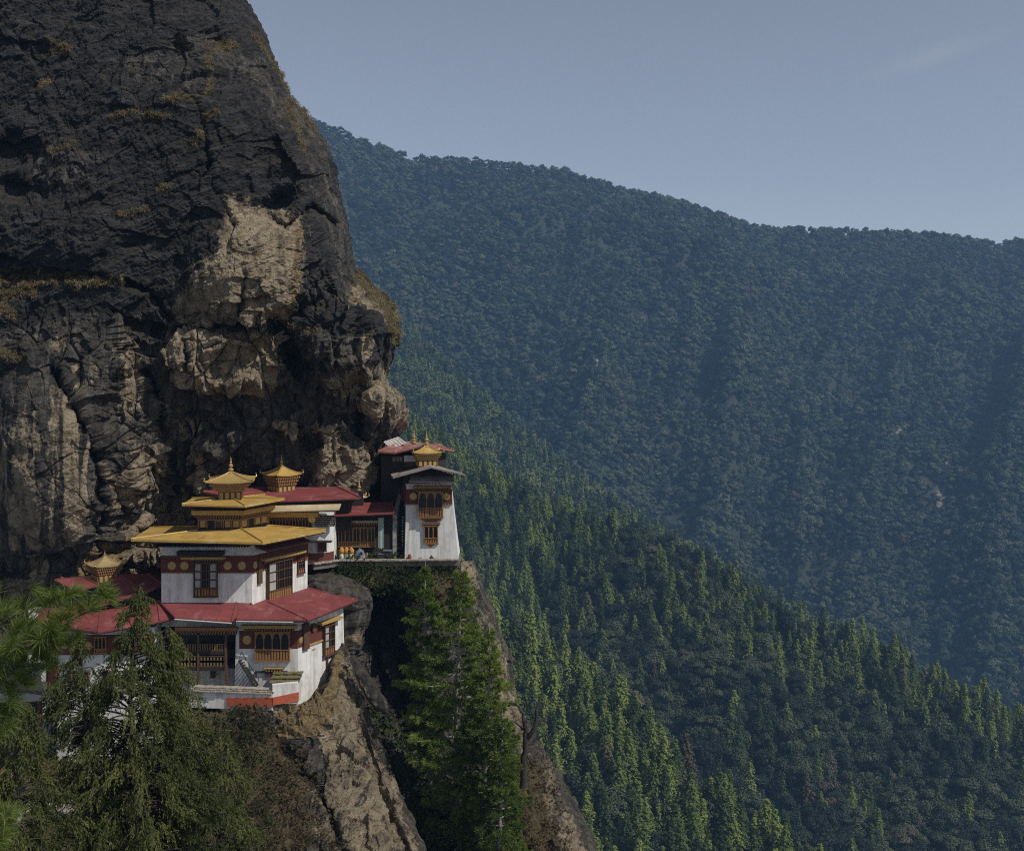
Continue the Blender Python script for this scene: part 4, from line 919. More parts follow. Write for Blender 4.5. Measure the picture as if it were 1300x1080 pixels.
w, rc = bay(lf, 324, 802, 367, 839, lh, 4, 1, out=.45, arch=True, sill=.38); cornice(lf, *lf.rect(311, 794, 371, 800, .5)[:2], lf.uv(340, 793.5, .5)[1], .62, lh, .7)
m = MB()
for l, t, r, b in ((386, 792, 393, 823), (397, 792, 401, 800)): a0, a1, z0, z1 = lr.rect(l, t, r, b, .3); lr.box(m, a0, a1, z0, z1, 0, .32)
m.build('timber_post', TIMB, lh)
bay(lr, 413, 795, 425, 829, lh, 2, 3, out=.42, white=(0,), sill=.25); cornice(lr, *lr.rect(410, 786, 431, 792, .5)[:2], lr.uv(418, 787, .5)[1], .5, lh, .7)
m = MB(); a0, a1, z0, z1 = lr.rect(395.5, 824, 400.5, 877, .05); lr.box(m, a0, a1, z0, z1, 0, .07); m.build('brick_strip', TILEST, lh)
m = MB(); a, z1 = lr.uv(416, 829, .3); z0 = lr.uv(417, 853, .3)[1]; m.tube([lr.at(a, z1, .3), lr.at(a+.02, z0, .25)], .09, 8); m.build('drain_pipe', BAND, lh)
m = MB(); a0, a1, z0, z1 = lf.rect(326, 853, 340, 878, .05); lf.box(m, a0, a1, z0, z1, 0, .05); dr = m.build('door', VOID, lh)
m = MB(); lf.box(m, a0-.12, a1+1.9, z1, z1+.16, 0, .35); lf.box(m, a0-.1, a0, z0, z1, 0, .12); lf.box(m, a1, a1+.1, z0, z1, 0, .12); m.build('door_frame', DARKW, dr)
m = MB(); a0, a1, z0, z1 = lf.rect(337, 848, 358, 858, .2); lf.box(m, a0, a1, z0, z1, 0, .3); wl_ = m.build('window', BAND, lh); m = MB(); dentils(m, lf, a0, a1, z1-.25, .18, .3, .42); lf.box(m, a0-.1, a1+.1, z1, z1+.08, 0, .5); m.build('lintel', YEL, wl_)
GUT = simple('galvanised_gutter', (.42, .42, .42), .5, .2, 5)
m = MB(); m.tube([P(300, 788.6, 106.85), P(372, 789.6, 106.55)], .07, 6); m.build('gutter', GUT, lh)
# small lean-to of stone slabs
lt = empty('lean_to', (-21.6, 106.5, -31)); tag(lt, 'small lean-to with mossy stone slab roof against the lower white house', 'shed')
f2 = Face(q(344, 106.4), q(378, 106.4)); m = MB(); f2.box(m, .1, f2.L, f2.uv(350, 893)[1], f2.uv(350, 866)[1], -1.6, 0); m.build('wall', WHITE, lt)
m = MB(); z = f2.uv(350, 866)[1]
for r in range(3):
    for k in range(8): a = f2.L*(k-.3)/7.2; o0 = .35-.75*r; f2.box(m, a, a+f2.L/7.2*rc_.uniform(.85, 1.05), z+.02+.2*r, z+.12+.2*r+rc_.uniform(0, .05), o0-.9, o0+rc_.uniform(-.05, .1))
m.build('slab_roof', MOSSST, lt, bevel=.02)
# outdoor stair
os_ = empty('wooden_stair', (-25, 107, -31)); tag(os_, 'black wooden stair slanting down in front of the lower white wall', 'stair')
m = MB(); s0, s1 = P(303, 838, 107.6), P(325, 873, 106.9)
for dy in (0, .9): m.tube([s0+Vector((0, dy, 0)), s1+Vector((0, dy, 0))], .09, 6)
m.build('stringer', DARKW, os_); m = MB()
for k in range(11): c = s0.lerp(s1, (k+.5)/11); m.box((c.x, c.y+.45, c.z), .26, .9, .05)
m.build('tread', DARKW, os_); m = MB(); up = Vector((.25, 0, .8)); m.tube([s0+up, s1+up], .035, 6)
for k in range(5): c = s0.lerp(s1, k/4); m.tube([c, c+up], .025, 5)
m.build('handrail', DARKW, os_)
# --- gallery wing
gw = empty('gallery_wing', (-28.5, 109, -31)); tag(gw, 'red roofed wing with dark wooden galleries left of the arched bay window', 'house')
roof('red_roof', [P(222, 785, 106.8), P(294, 790, 106.6), P(320, 769, 109.7), P(300, 764, 110.5), P(200, 764, 110.5)], [P(204, 765, 109.9), P(300, 765, 109.9), P(318, 766, 109.9), P(316, 764, 110.3), P(204, 764, 110.3)], RED, gw, .13)
m = MB(); m.tube([P(222, 786, 106.75), P(294, 791, 106.55)], .07, 6); m.build('gutter', GUT, gw)
w0, w1 = q(222, 111.5), q(302, 111.5); walls('wall', [w0, w1, q(302, 114), q(222, 114)], -33, -24.6, WHITE, gw)
m = MB(); wb_ = Face(w0, w1); a0, a1, z0, z1 = wb_.rect(222, 798, 302, 848, .1); wb_.box(m, a0, a1, z0, z1, 0, .12); m.build('upper_wall', simple('gallery_shade_paint', (.045, .05, .06), .8, .5, 2), gw)  # dark panel over the white wall, standing in for the gallery's shade
wf = Face(q(222, 108), q(300, 108)); S_ = lambda px, py: wf.uv(px, py)
m = MB()
for (t, b) in ((826, 830), (846, 851)): a0, a1, z0, z1 = wf.rect(224, t, 288, b); wf.box(m, a0, a1, z0, z1, -3.2, .1)
m.build('gallery_floor', DARKW, gw)
m = MB()
for t, b in ((816.5, 826), (832, 846)):
    a0, a1, z0, z1 = wf.rect(225, t, 287, b); wf.box(m, a0, a1, z1-.08, z1, 0, .1); wf.box(m, a0, a1, z0, z0+.08, 0, .1)
m.build('railing', TIMB, gw)
m = MB()
for t, b in ((816.5, 826), (832, 839), (839.5, 846)):
    a0, a1, z0, z1 = wf.rect(225, t, 287, b)
    n = 20 if t < 820 else 15
    for k in range(n): a = a0+(a1-a0)*(k+.2)/n; wf.box(m, a, a+(a1-a0)/n*.5, z0+.09, z1-.1, .02, .07)
m.build('baluster', simple('shade_dimmed_ochre', (.17, .12, .05), .8, .5, 6), gw)  # baluster ochre darkened in its colour for the shaded gallery
m = MB()
for px in (226, 252, 287): a, z1 = wf.uv(px, 800); z0 = wf.uv(px, 874)[1]; wf.box(m, a-.1, a+.1, z0, z1, -.05, .16)
m.build('post', TIMB, gw)
a0, a1, z0, z1 = wf.rect(226, 795, 300, 800); cornice(wf, a0, a1, z1, .75, gw, .4, mat=CARVE, rows=2)
m = MB(); a0, a1, z0, z1 = wf.rect(289, 802, 302, 838); wf.box(m, a0, a1, z0, z1, -3.4, -2.2); m.build('doorway', VOID, gw)
m = MB(); a0, a1, z0, z1 = wf.rect(256, 849, 261, 872); wf.box(m, a0, a1, z0, z1, -3.4, -3.1); m.build('door_frame', TIMB, gw)
# --- parapet in front
pw = empty('parapet_wall', (-25, 104, -31)); tag(pw, 'low parapet with rough coping stones above a red ochre band', 'wall')
pa, pb, pc = P(240, 0, 104.6), P(346, 0, 103.6), P(379, 0, 104.4)
f1 = Face(pa.xy, pb.xy); f3 = Face(pb.xy, pc.xy)
m = MB(); f1.box(m, 0, f1.L, f1.uv(300, 900)[1], f1.uv(300, 879)[1], -.5, 0); f3.box(m, 0, f3.L, f3.uv(360, 893)[1], f3.uv(360, 868)[1], -.5, 0); m.build('wall', WHITE, pw)
m = MB(); a0, z0 = f1.uv(288, 896); a1, z1 = f1.uv(346, 887); m.hexa([f1.at(a0, z0, .12), f1.at(f1.L, z0+.15, .12), f1.at(f1.L, z0+.15, 0), f1.at(a0, z0, 0)], [f1.at(a0, z1-.05, .12), f1.at(f1.L, z1+.15, .12), f1.at(f1.L, z1+.15, 0), f1.at(a0, z1-.05, 0)])
a1, z1 = f3.uv(379, 878); z0 = f3.uv(379, 889)[1]; zz = f1.uv(346, 886)[1]; m.hexa([f3.at(0, zz-.62, .14), f3.at(f3.L, z0, .14), f3.at(f3.L, z0, .0), f3.at(0, zz-.62, .0)], [f3.at(0, zz+.08, .14), f3.at(f3.L, z1, .14), f3.at(f3.L, z1, .0), f3.at(0, zz+.08, .0)]); m.build('ochre_band', ORANGE, pw)
m = MB(); z = f1.uv(300, 879)[1]
for r in range(3):
    n = 26
    for k in range(n): a = f1.L*(k+.5*(r % 2))/n; f1.box(m, a, a+f1.L/n*rc_.uniform(.8, 1), z+.14*r+.005, z+.14*r+rc_.uniform(.1, .15), -.55+rc_.uniform(0, .1)-.1*r, .22-.14*r+rc_.uniform(-.04, .06))
m.build('coping', STONE, pw, bevel=.02)
# --- left house
le = empty('red_roofed_house', (-37, 108, -31)); tag(le, 'red roofed house at left half hidden by the juniper, gilded lantern behind', 'house')
roof('red_roof', [P(40, 793, 106.5), P(124, 804, 104.5), P(203, 790, 106.6), P(222, 785, 108), P(215, 768, 112), P(56, 772, 113)], [P(90, 770, 110), P(128, 771, 109.5), P(200, 765, 110.2), P(212, 764.5, 110.5), P(204, 764, 111), P(92, 767, 112)], RED, le, .13)
roof('upper_red_roof', [P(118, 773, 108.2), P(183, 753, 109.6), P(207, 744, 112), P(212, 736, 118), P(112, 748, 118)], [P(136, 745, 113), P(151, 729, 115.5), P(188, 729, 115.5), P(188, 728, 116.5), P(150, 728, 116.5)], RED, le, .13)
roof('side_red_roof', [P(70, 738, 112), P(96, 751, 109.5), P(125, 744, 111.5), P(122, 740, 117), P(80, 735, 117)], [P(74, 735, 114), P(98, 734.5, 114.5), P(107, 733, 115), P(106, 732.5, 116), P(78, 733, 116)], RED, le, .13)
walls('upper_wall', [q(128, 110.5), q(203, 112.3), q(203, 119), q(90, 119), q(90, 112)], -26, -22.4, DARKW, le)
s0, s1 = q(74, 106.8), q(196, 107.2); walls('wall', [q(36, 109.5), s0, s1, q(204, 110), q(204, 116), q(36, 116)], -42, -25.0, WHITE, le, .3)
sf = Face(s0, s1); sd = Face(q(36, 109.5), s0)
z0 = sf.uv(80, 830)[1]; z1 = sf.uv(80, 806)[1]; m = MB(); sf.box(m, 0, sf.L, z0, z1, 0, .3); sd.box(m, 0, sd.L, z0-3.5, z1, 0, .3); m.build('maroon_band', BAND, le)
medallion(sf, 82, 819, 4.5, le, .36); medallion(sf, 112, 819, 4.5, le, .36)
for l in (86, 103, 135, 160): bay(sf, l, 852, l+9, 868, le, 2, 1, out=.38, sill=.12)
bay(sd, 61, 808, 67, 828, le, 2, 2, out=.36, white=(0, 1), sill=.1)
for l in (90, 120, 150, 178): bay(sf, l, 808, l+14, 829, le, 3, 1, out=.45, arch=True)
cupola(le, 133, 116.0, 738, 717.5, 707, 699, 25, 12.5, .7, roofmat=roof_mat('dull_gilt', (.3, .22, .1), (.38, .31, .19), (.2, .14, .06), .6), rise=.2)
# --- slate hut and lowest house
sh = empty('slate_hut', (-43, 100, -31)); tag(sh, 'small hut with dark slate roof at the left edge under the juniper', 'hut')
walls('wall', [q(-20, 99), q(54, 99), q(52, 104), q(-20, 104)], -37, -28.6, DARKW, sh)
roof('slate_roof', [P(-30, 894, 97), P(20, 892, 96.5), P(60, 888, 98.5), P(60, 868, 105), P(-30, 868, 105)], [P(-10, 872, 101), P(14, 870, 101), P(52, 867, 102), P(52, 866, 102.5), P(-10, 870, 102.5)], SLATE, sh, .12)
m = MB(); hf2 = Face(q(-20, 98.95), q(54, 98.95))
for px in (24, 36, 50): a = hf2.uv(px, 900)[0]; hf2.box(m, a-.12, a+.12, -35, -29.4, 0, .1)
m.build('post', TIMB, sh)
wh = empty('white_annex', (-42, 103, -31)); tag(wh, 'narrow white gable wall behind the slate roofed hut', 'house'); walls('wall', [q(33, 104.8), q(58, 104.8), q(58, 108), q(33, 108)], -33, -27.6, WHITE, wh)
roof('grey_roof', [P(30, 842, 104), P(60, 845, 104), P(60, 838, 109), P(30, 838, 109)], [P(34, 838, 106), P(57, 839, 106), P(57, 838, 106.5), P(34, 837, 106.5)], SLATE, wh, .1)
ll = empty('stone_roofed_house', (-40, 92, -37)); tag(ll, 'white house with grey stone roof lowest at left behind the juniper', 'house')
walls('wall', [q(14, 92), q(110, 92), q(135, 97), q(14, 99)], -44, -36.1, WHITE, ll, .15)
roof('grey_roof', [P(58, 1030, 90.8), P(112, 1036, 90.4), P(142, 1018, 97), P(130, 1008, 101), P(40, 1012, 100)], [P(72, 1014, 94), P(104, 1014, 94), P(118, 1010, 96), P(116, 1009, 97), P(72, 1010, 97)], GREYR, ll, .14)
f5 = Face(q(14, 91.95), q(110, 91.95))
for l in (26, 70, 92): bay(f5, l, 1042, l+11, 1062, ll, 2, 2, out=.2, sill=.1)
roof('side_roof', [P(-20, 990, 90.5), P(40, 992, 90.5), P(46, 978, 96), P(-20, 976, 96)], [P(-20, 978, 93.5), P(34, 979, 93.5), P(34, 977, 94.5), P(-20, 976, 94.5)], roof_mat('rusty_roof', (.25, .12, .08), (.36, .24, .18), (.14, .06, .05), .8), ll, .12)

# --- things on the terrace
OR = simple('orange_cloth', (.42, .2, .04), .9, .35, 6, .03); WC = simple('white_cloth', (.6, .58, .52), .9, .3, 5, .03); BL = simple('blue_grey_tarp', (.12, .14, .19), .6, .5, 4, .05)
ypos = ['leftmost orange topped white bundle on the terrace by the rounded white wall', 'middle orange topped white bundle of three on the terrace', 'rightmost orange topped white bundle beside the grey tarpaulin']
for k, px in enumerate((434, 440, 446)):
    o = empty('offering_bundle', P(px, 709, 121.2)); tag(o, ypos[k], 'bundle', 'orange and white bundles on the terrace')
    c = Vector((o.location.x, 121.2, zf)); m = MB(); m.lathe(c, [(.2, 0), (.26, .3), (.22, .7), (.14, .85), (.1, .9)], 10); m.build('white_skirt', WC, o, True)
    m = MB(); m.lathe(c, [(.22, .72), (.3, .85), (.28, 1.1), (.16, 1.3), (.05, 1.42)], 10); m.build('orange_top', OR, o, True)
m = MB(); c = P(457, 709, 121.5); c.z = zf
me_pts = []
for i in range(9):
    for j in range(7):
        x = (i-4)/4; y = (j-3)/3; me_pts.append(c+Vector((x*.72, y*.5, max(0, 1.15*(1-abs(x)**2.2)*(1-abs(y)**2.5)**.5+.12*math.sin(i*2.3+j*1.7)) if abs(x) < 1 and abs(y) < 1 else 0)))
m.pts(me_pts, [(i*7+j, (i+1)*7+j, (i+1)*7+j+1, i*7+j+1) for i in range(8) for j in range(6)]); tag(m.build('tarpaulin', BL, None, True), 'crumpled blue grey tarpaulin over a heap on the terrace', 'tarpaulin')
def pot(px, Y, r, h, mat, name, label, cat):
    c = P(px, 709, Y); c.z = zf; o = empty(name, c); tag(o, label, cat); m = MB(); m.lathe(c, [(r*.6, 0), (r, h*.35), (r*.95, h*.6), (r*.6, h*.8), (r*.7, h*.85)], 12); m.build('pot_body', mat, o, True)
    m = MB(); m.lathe(c+Vector((0, 0, h*.86)), [(r*.7, 0), (r*.5, h*.1), (r*.12, h*.16), (r*.1, h*.22)], 12); m.build('lid', mat, o, True)
pot(447.5, 120.9, .2, .5, GILT, 'brass_pot', 'round brass pot at the foot of the grey tarpaulin', 'pot')
pot(520, 121.4, .22, .62, simple('terracotta', (.2, .05, .03), .7, .3, 4), 'clay_jar', 'small red brown jar on the terrace below the white tower', 'jar')
pot(466, 121.6, .18, .7, YEL, 'yellow_canister', 'yellow canister right of the grey tarpaulin on the terrace', 'canister')
o = empty('dark_crate', P(484, 709, 122)); tag(o, 'dark crate stack in the shade between curtain and stairway', 'crate'); m = MB(); m.box(P(482, 706.5, 121.9), .9, .6, .5, .1); m.box(P(492, 704, 122.0), .8, .7, .85, -.1); m.build('box', DARKW, o, bevel=.03)
m = MB(); m.box(P(482, 703, 121.9), .98, .68, .07, .1); m.box(P(492, 698.5, 122.0), .88, .78, .07, -.1); m.build('lid', BL, o)
# ------------------------------------------------------------------ boulder, plants
def blades(C, Dr, length, width, n, spread, r, droop=0.):
    """n narrow leaves fanned round direction Dr at every centre"""
    C = np.repeat(C, n, 0); Dr = np.repeat(Dr, n, 0); m = len(C)
    d = Dr+r.normal(0, spread, (m, 3)); d /= np.linalg.norm(d, axis=1, keepdims=True)+1e-9
    L = (length if np.isscalar(length) else np.repeat(length, n))*r.uniform(.6, 1.2, m)
    t = r.normal(0, 1, (m, 3)); t -= (t*d).sum(1, keepdims=True)*d; t /= np.linalg.norm(t, axis=1, keepdims=True)+1e-9
    mid = C+d*(L*.5)[:, None]; tip = C+d*L[:, None]-np.array([0, 0, 1.])*(droop*L)[:, None]
    w = width*r.uniform(.7, 1.3, (m, 1))
    return np.stack([C-t*w*.3, mid-t*w*.5, tip, mid+t*w*.5], 1).reshape(-1, 3)
NEED = foliage_mat('pine_needles', (.05, .085, .024), (.15, .2, .042), (.26, .3, .075), .12, .42, rand=False)
NEEDY = foliage_mat('bright_pine_needles', (.05, .078, .022), (.11, .15, .034), (.19, .225, .065), .5, .3, rand=False)
JUN = foliage_mat('juniper_leaves', (.022, .034, .012), (.07, .085, .024), (.17, .175, .055), .35, .25, rand=False)
SHR = foliage_mat('shrub_leaves', (.025, .042, .016), (.06, .085, .03), (.12, .135, .055), .3, .2, rand=False)
DRY = foliage_mat('dry_scrub', (.05, .038, .024), (.105, .08, .045), (.19, .145, .075), .3, .15, rand=False)
STRAW = foliage_mat('dry_grass', (.11, .085, .048), (.2, .155, .085), (.32, .26, .16), .3, .2, rand=False)
TWIG = simple('dead_wood', (.035, .03, .026), .9, .5, 4, .02)
def rock_lump(name, lobes, seed, label, cat, n=90, amp=.45):
    a = Acc(); th = np.linspace(0, 2*np.pi, n+1)[None]; ph = np.linspace(.001, np.pi-.001, n//2)[:, None]; tans = []
    for (c, rad, rz) in lobes:
        D = st(np.cos(th)*np.sin(ph), np.sin(th)*np.sin(ph), np.cos(ph)); D = np.sign(D)*np.abs(D)**.8; c0, s0 = math.cos(rz), math.sin(rz)
        Q = D*np.array(rad); Q = np.stack([Q[..., 0]*c0-Q[..., 2]*s0, Q[..., 1], Q[..., 0]*s0+Q[..., 2]*c0], -1)+np.array(c)
        h, cc = facets(Q[..., 0]/2.1, Q[..., 2]/1.6+Q[..., 1]*.3, seed, .6, .4)
        Q = Q+D*(h*amp+.25*fbm(Q/.9, 4, seed)-.12*np.exp(-(cc/.05)**2)*amp)[..., None]
        a.add(Q.reshape(-1, 3), gridfaces(n//2, n+1)); tans.append(np.clip(.2-D[..., 2]*1.2, 0, 1).ravel())
    me = a.mesh(name, True); t = np.concatenate(tans); attr(me, 'tan', t); attr(me, 'mid', t*0+.8); attr(me, 'moss', t*0); attr(me, 'ochre', t*0)
    return tag(link(name, me, ROCK), label, cat)
rock_lump('boulder', [(P(430, 750, 119.5), (3.5, 3.0, 1.5), -.3), (P(449, 787, 119.8), (1.5, 2.2, 3.6), -.25)], 5, 'large grey boulder with a tan underside beside the red roof corner', 'boulder')
rock_lump('rock_arch', [(P(450, 848, 115), (2.3, 1., .7), -.75), (P(474, 880, 114.5), (2.2, 1., .75), -.95)], 8, 'slanting tan rock rib below the boulder in the dark cleft', 'rock', 60, .2)

def blue_pine(name, px, Y, py_top, py_base, wpx, seed, label, prof=None, dens=1.0, mat=None, bark=None):
    r = np.random.default_rng(seed); k = Y/F; base = np.array(P(px, py_base, Y)); H = (py_base-py_top)*k; W = wpx*k
    o = empty(name, base); tag(o, label, 'tree', 'pines in the cleft below the terrace')
    tr = Acc(); nz = 22; z = np.linspace(0, H, nz); tp = base+np.stack([.25*np.sin(z/5+seed), .2*np.cos(z/6), z], -1); V, Fq = tube_np(tp, .26*(1-z/H)**.8+.03, 8); tr.add(V, Fq)
    C = []; D = []
    nw = int(H/.78)
    for w_ in range(nw):
        t = .12+.87*w_/nw; zz = H*t; L0 = W*(prof(t) if prof else (1-t)**.75*1.02+.03)
        for q in range(r.integers(4, 7)):
            a = r.random()*6.283; l = L0*r.uniform(.5, 1.15)*(.62+.62*(.5+.5*float(vnoise(np.array([math.cos(a)*1.5+seed, math.sin(a)*1.5, zz*.55])))))
            if l < .3: continue
            dr = np.array([math.cos(a), math.sin(a), 0]); n = 8; s = np.linspace(0, 1, n)
            up = .22-.5*s+.55*s*s; bx, by = np.interp(zz, z, tp[:, 0]), np.interp(zz, z, tp[:, 1])
            path = np.array([bx, by, base[2]+zz])+dr*(s*l)[:, None]+np.array([0, 0, 1.])*((s*.10*l)+(s**2)*l*.10-.25*s*l*r.uniform(.2, 1)*(1-t))[:, None]+r.normal(0, .05, (n, 3))
            V, Fq = tube_np(path, np.linspace(.055, .012, n)*(1+l*.12), 4); tr.add(V, Fq)
            nt_ = int((6+l*9)*dens); ss = r.uniform(.22, 1.0, nt_)**.75; pt = np.stack([np.interp(ss, s, path[:, i]) for i in range(3)], -1)
            sd = np.array([-dr[1], dr[0], 0]); off = r.normal(0, 1, (nt_, 1))*(.30*l*(1.1-ss)**.6)[:, None].clip(.08, 1.1)
            pt = pt+sd*off+np.array([0, 0, 1.])*r.normal(.04, .10, (nt_, 1)); C.append(pt); D.append(np.tile(dr*.7+np.array([0, 0, .55]), (nt_, 1))+sd*np.sign(off)*.5)
    C = np.concatenate(C); D = np.concatenate(D); D /= np.linalg.norm(D, axis=1, keepdims=True)
    Q = blades(C, D, .42, .06, 13, .45, r, .15)
    cm = mesh_np('needles', Q, quads(len(Q)//4)); link('crown', cm, mat or NEED, o); link('trunk', tr.mesh('trunk', True), bark or PALEBARK, o); return o
blue_pine('pine_tree', 543, 106, 712, 1010, 46, 1, 'dark green pine with pale thin trunk, left of the group under the tower', lambda t: [.9, 1, .82, .62, .05][0]*0+np.interp(t, [0, .3, .5, .62, .8, 1], [.3, .55, .95, .75, .5, .03]), 1.25)
blue_pine('pine_tree', 582, 103, 716, 1130, 62, 2, 'tallest full green pine in the middle of the group below the white tower', lambda t: np.interp(t, [0, .2, .4, .6, .8, .93, 1], [.5, .75, .95, .95, .55, .22, .03]), 1.05)
blue_pine('pine_tree', 618, 100, 790, 1170, 46, 3, 'lighter green pine at the right of the group, against the pale rock edge', lambda t: np.interp(t, [0, .3, .55, .8, 1], [.8, 1, .95, .6, .03]), 1.3, mat=NEEDY if False else NEED)
blue_pine('pine_tree', 634, 97, 900, 1220, 42, 4, 'shortest bushy pine at the bottom right of the group beside the dead tree', lambda t: np.interp(t, [0, .3, .6, .85, 1], [.9, 1, .95, .6, .05]), 1.3)

# dead tree
dt = empty('dead_tree', P(664, 1000, 97)); tag(dt, 'dark leafless dead tree standing at the rock edge right of the pines', 'tree'); tr = Acc(); r = np.random.default_rng(12)
def limb(pts, r0, r1, Y=97., twigs=3, acc=tr):
    pts = [np.array(P(x, y, Y+dy)) for x, y, dy in pts]; pp = []
    for a, b in zip(pts[:-1], pts[1:]):
        for q in range(4): pp.append(a+(b-a)*q/4+r.normal(0, .05, 3))
    pp.append(pts[-1]); pp = np.array(pp); V, Fq = tube_np(pp, np.linspace(r0, r1, len(pp)), 7); acc.add(V, Fq)
    for q in range(twigs):
        i = r.integers(2, len(pp)); d = r.normal(0, 1, 3)+np.array([.3, 0, .5]); d /= np.linalg.norm(d); n = 5; s = np.linspace(0, 1, n)[:, None]
        V, Fq = tube_np(pp[i]+d*s*r.uniform(.5, 1.3)+r.normal(0, .05, (n, 3))*s, np.linspace(.03, .008, n), 4); acc.add(V, Fq)
limb([(664, 1000, 0), (666, 960, 0), (668, 935, 0), (667, 915, 0)], .34, .2, twigs=6)
limb([(667, 930, 0), (664, 905, .3), (668, 888, .2)], .17, .05, twigs=6); limb([(668, 940, 0), (680, 920, -.3), (683, 895, -.2), (688, 874, 0)], .24, .05, twigs=6)
limb([(680, 920, -.3), (690, 912, 0), (697, 905, .3)], .1, .03); limb([(668, 945, 0), (680, 940, 0), (694, 931, 0), (700, 948, .2)], .15, .03, twigs=5); limb([(665, 905, 0), (655, 893, 0), (646, 891, 0)], .13, .04)
limb([(666, 955, 0), (676, 968, -.2), (692, 975, 0), (702, 972, 0)], .11, .02); limb([(664, 925, 0), (652, 915, 0), (644, 921, 0)], .1, .03)
link('trunk', tr.mesh('trunk', True), TWIG, dt)

# juniper trees close to the camera
def juniper(px, Y, py_top, py_base, prof, seed, label, dens=1.0, nl=None):
    r = np.random.default_rng(seed); k = Y/F; base = np.array(P(px, py_base, Y)); H = (py_base-py_top)*k
    o = empty('juniper_tree', base); tag(o, label, 'tree', 'junipers in the left foreground')
    tr = Acc(); nz = 24; z = np.linspace(0, H, nz); tp = base+np.stack([.18*np.sin(z/1.9+seed), .15*np.cos(z/2.3), z], -1); V, Fq = tube_np(tp, .17*(1-z/H)**.7+.012, 8); tr.add(V, Fq)
    C = []; D = []; TW = []
    for w_ in range(nl or int(H/.052)):
        t = .04+.955*(w_+r.random())/(nl or int(H/.052)); zz = H*t; py = py_base-zz/k
        a = r.random()*6.283; wl, wr = prof(py); wd = (wr if math.cos(a) > 0 else wl)*k; dep = (wl+wr)/2*k*.8
        l = math.hypot(math.cos(a)*wd, math.sin(a)*dep)*r.uniform(.42, 1.12)
        l *= .62+.62*(.5+.5*float(vnoise(np.array([math.cos(a)*1.4+seed, math.sin(a)*1.4, zz*1.1]))))
        if l < .08: l = .08
        dr = np.array([math.cos(a), math.sin(a), 0]); n = 7; s = np.linspace(0, 1, n)
        path = np.array([np.interp(zz, z, tp[:, 0]), np.interp(zz, z, tp[:, 1]), base[2]+zz])+dr*(s*l)[:, None]+np.array([0, 0, 1.])*(.42*s*l-.5*s**2*l)[:, None]+r.normal(0, .03, (n, 3))*s[:, None]
        V, Fq = tube_np(path, np.linspace(.028, .006, n)*(1+.25*l), 4); tr.add(V, Fq)
        nt_ = max(3, int((3+l*10.5)*dens)); ss = r.uniform(.3, 1., nt_)**.55; pt = np.stack([np.interp(ss, s, path[:, i]) for i in range(3)], -1)
        pt += r.normal(0, .085, (nt_, 3))*(.5+l*.35); C.append(pt); D.append(np.tile(dr*.55+np.array([0, 0, -.45]), (nt_, 1))+r.normal(0, .35, (nt_, 3)))
    C = np.concatenate(C); D = np.concatenate(D); D /= np.linalg.norm(D, axis=1, keepdims=True)
    # each spray: a drooping stem carrying many scale leaved twigs
    m = len(C); nb = 5; stem = C[:, None]+D[:, None]*(np.linspace(0, .34, nb)[None, :, None])*r.uniform(.7, 1.3, (m, 1, 1))-np.array([0, 0, 1.])*(np.linspace(0, 1, nb)**2*.13)[None, :, None]
    Q = blades(stem.reshape(-1, 3), np.repeat(D, nb, 0)+np.array([0, 0, -.35]), .125, .034, 4, .42, r, .25)
    link('crown', mesh_np('needles', Q, quads(len(Q)//4)), JUN, o); link('trunk', tr.mesh('trunk', True), TWIG, o); return o
def pf(tab):
    ys = [a for a, b, c in tab]; return lambda y: (np.interp(y, ys, [b for a, b, c in tab]), np.interp(y, ys, [c for a, b, c in tab]))
juniper(172, 46, 742, 1180, pf([(742, 2, 2), (760, 18, 10), (785, 26, 18), (805, 26, 22), (830, 66, 58), (870, 104, 84), (930, 108, 104), (1000, 100, 120), (1100, 110, 130), (1180, 100, 120)]), 31, 'tallest juniper in the left foreground, drooping in front of the red roofs', 1.0)
juniper(205, 47.5, 795, 1180, pf([(795, 2, 2), (830, 20, 30), (870, 34, 58), (930, 46, 84), (1010, 66, 112), (1180, 80, 90)]), 32, 'second juniper just right of the tallest one, its tip against the dark gallery', .9)
juniper(108, 45, 800, 1180, pf([(800, 2, 2), (825, 14, 12), (860, 44, 20), (910, 58, 20), (980, 70, 30), (1180, 80, 40)]), 36, 'slimmer juniper just left of the tallest one, in front of the white wall', .8)
juniper(26, 42, 888, 1240, pf([(888, 6, 5), (910, 24, 20), (950, 40, 34), (1000, 60, 62), (1080, 90, 80), (1240, 90, 90)]), 33, 'low broad juniper filling the bottom left corner', 1.0)
juniper(282, 52, 930, 1200, pf([(930, 3, 3), (960, 40, 22), (1020, 70, 50), (1080, 80, 62), (1200, 90, 60)]), 34, 'low juniper right of the tallest one, above the dry brushwood slope', .8)

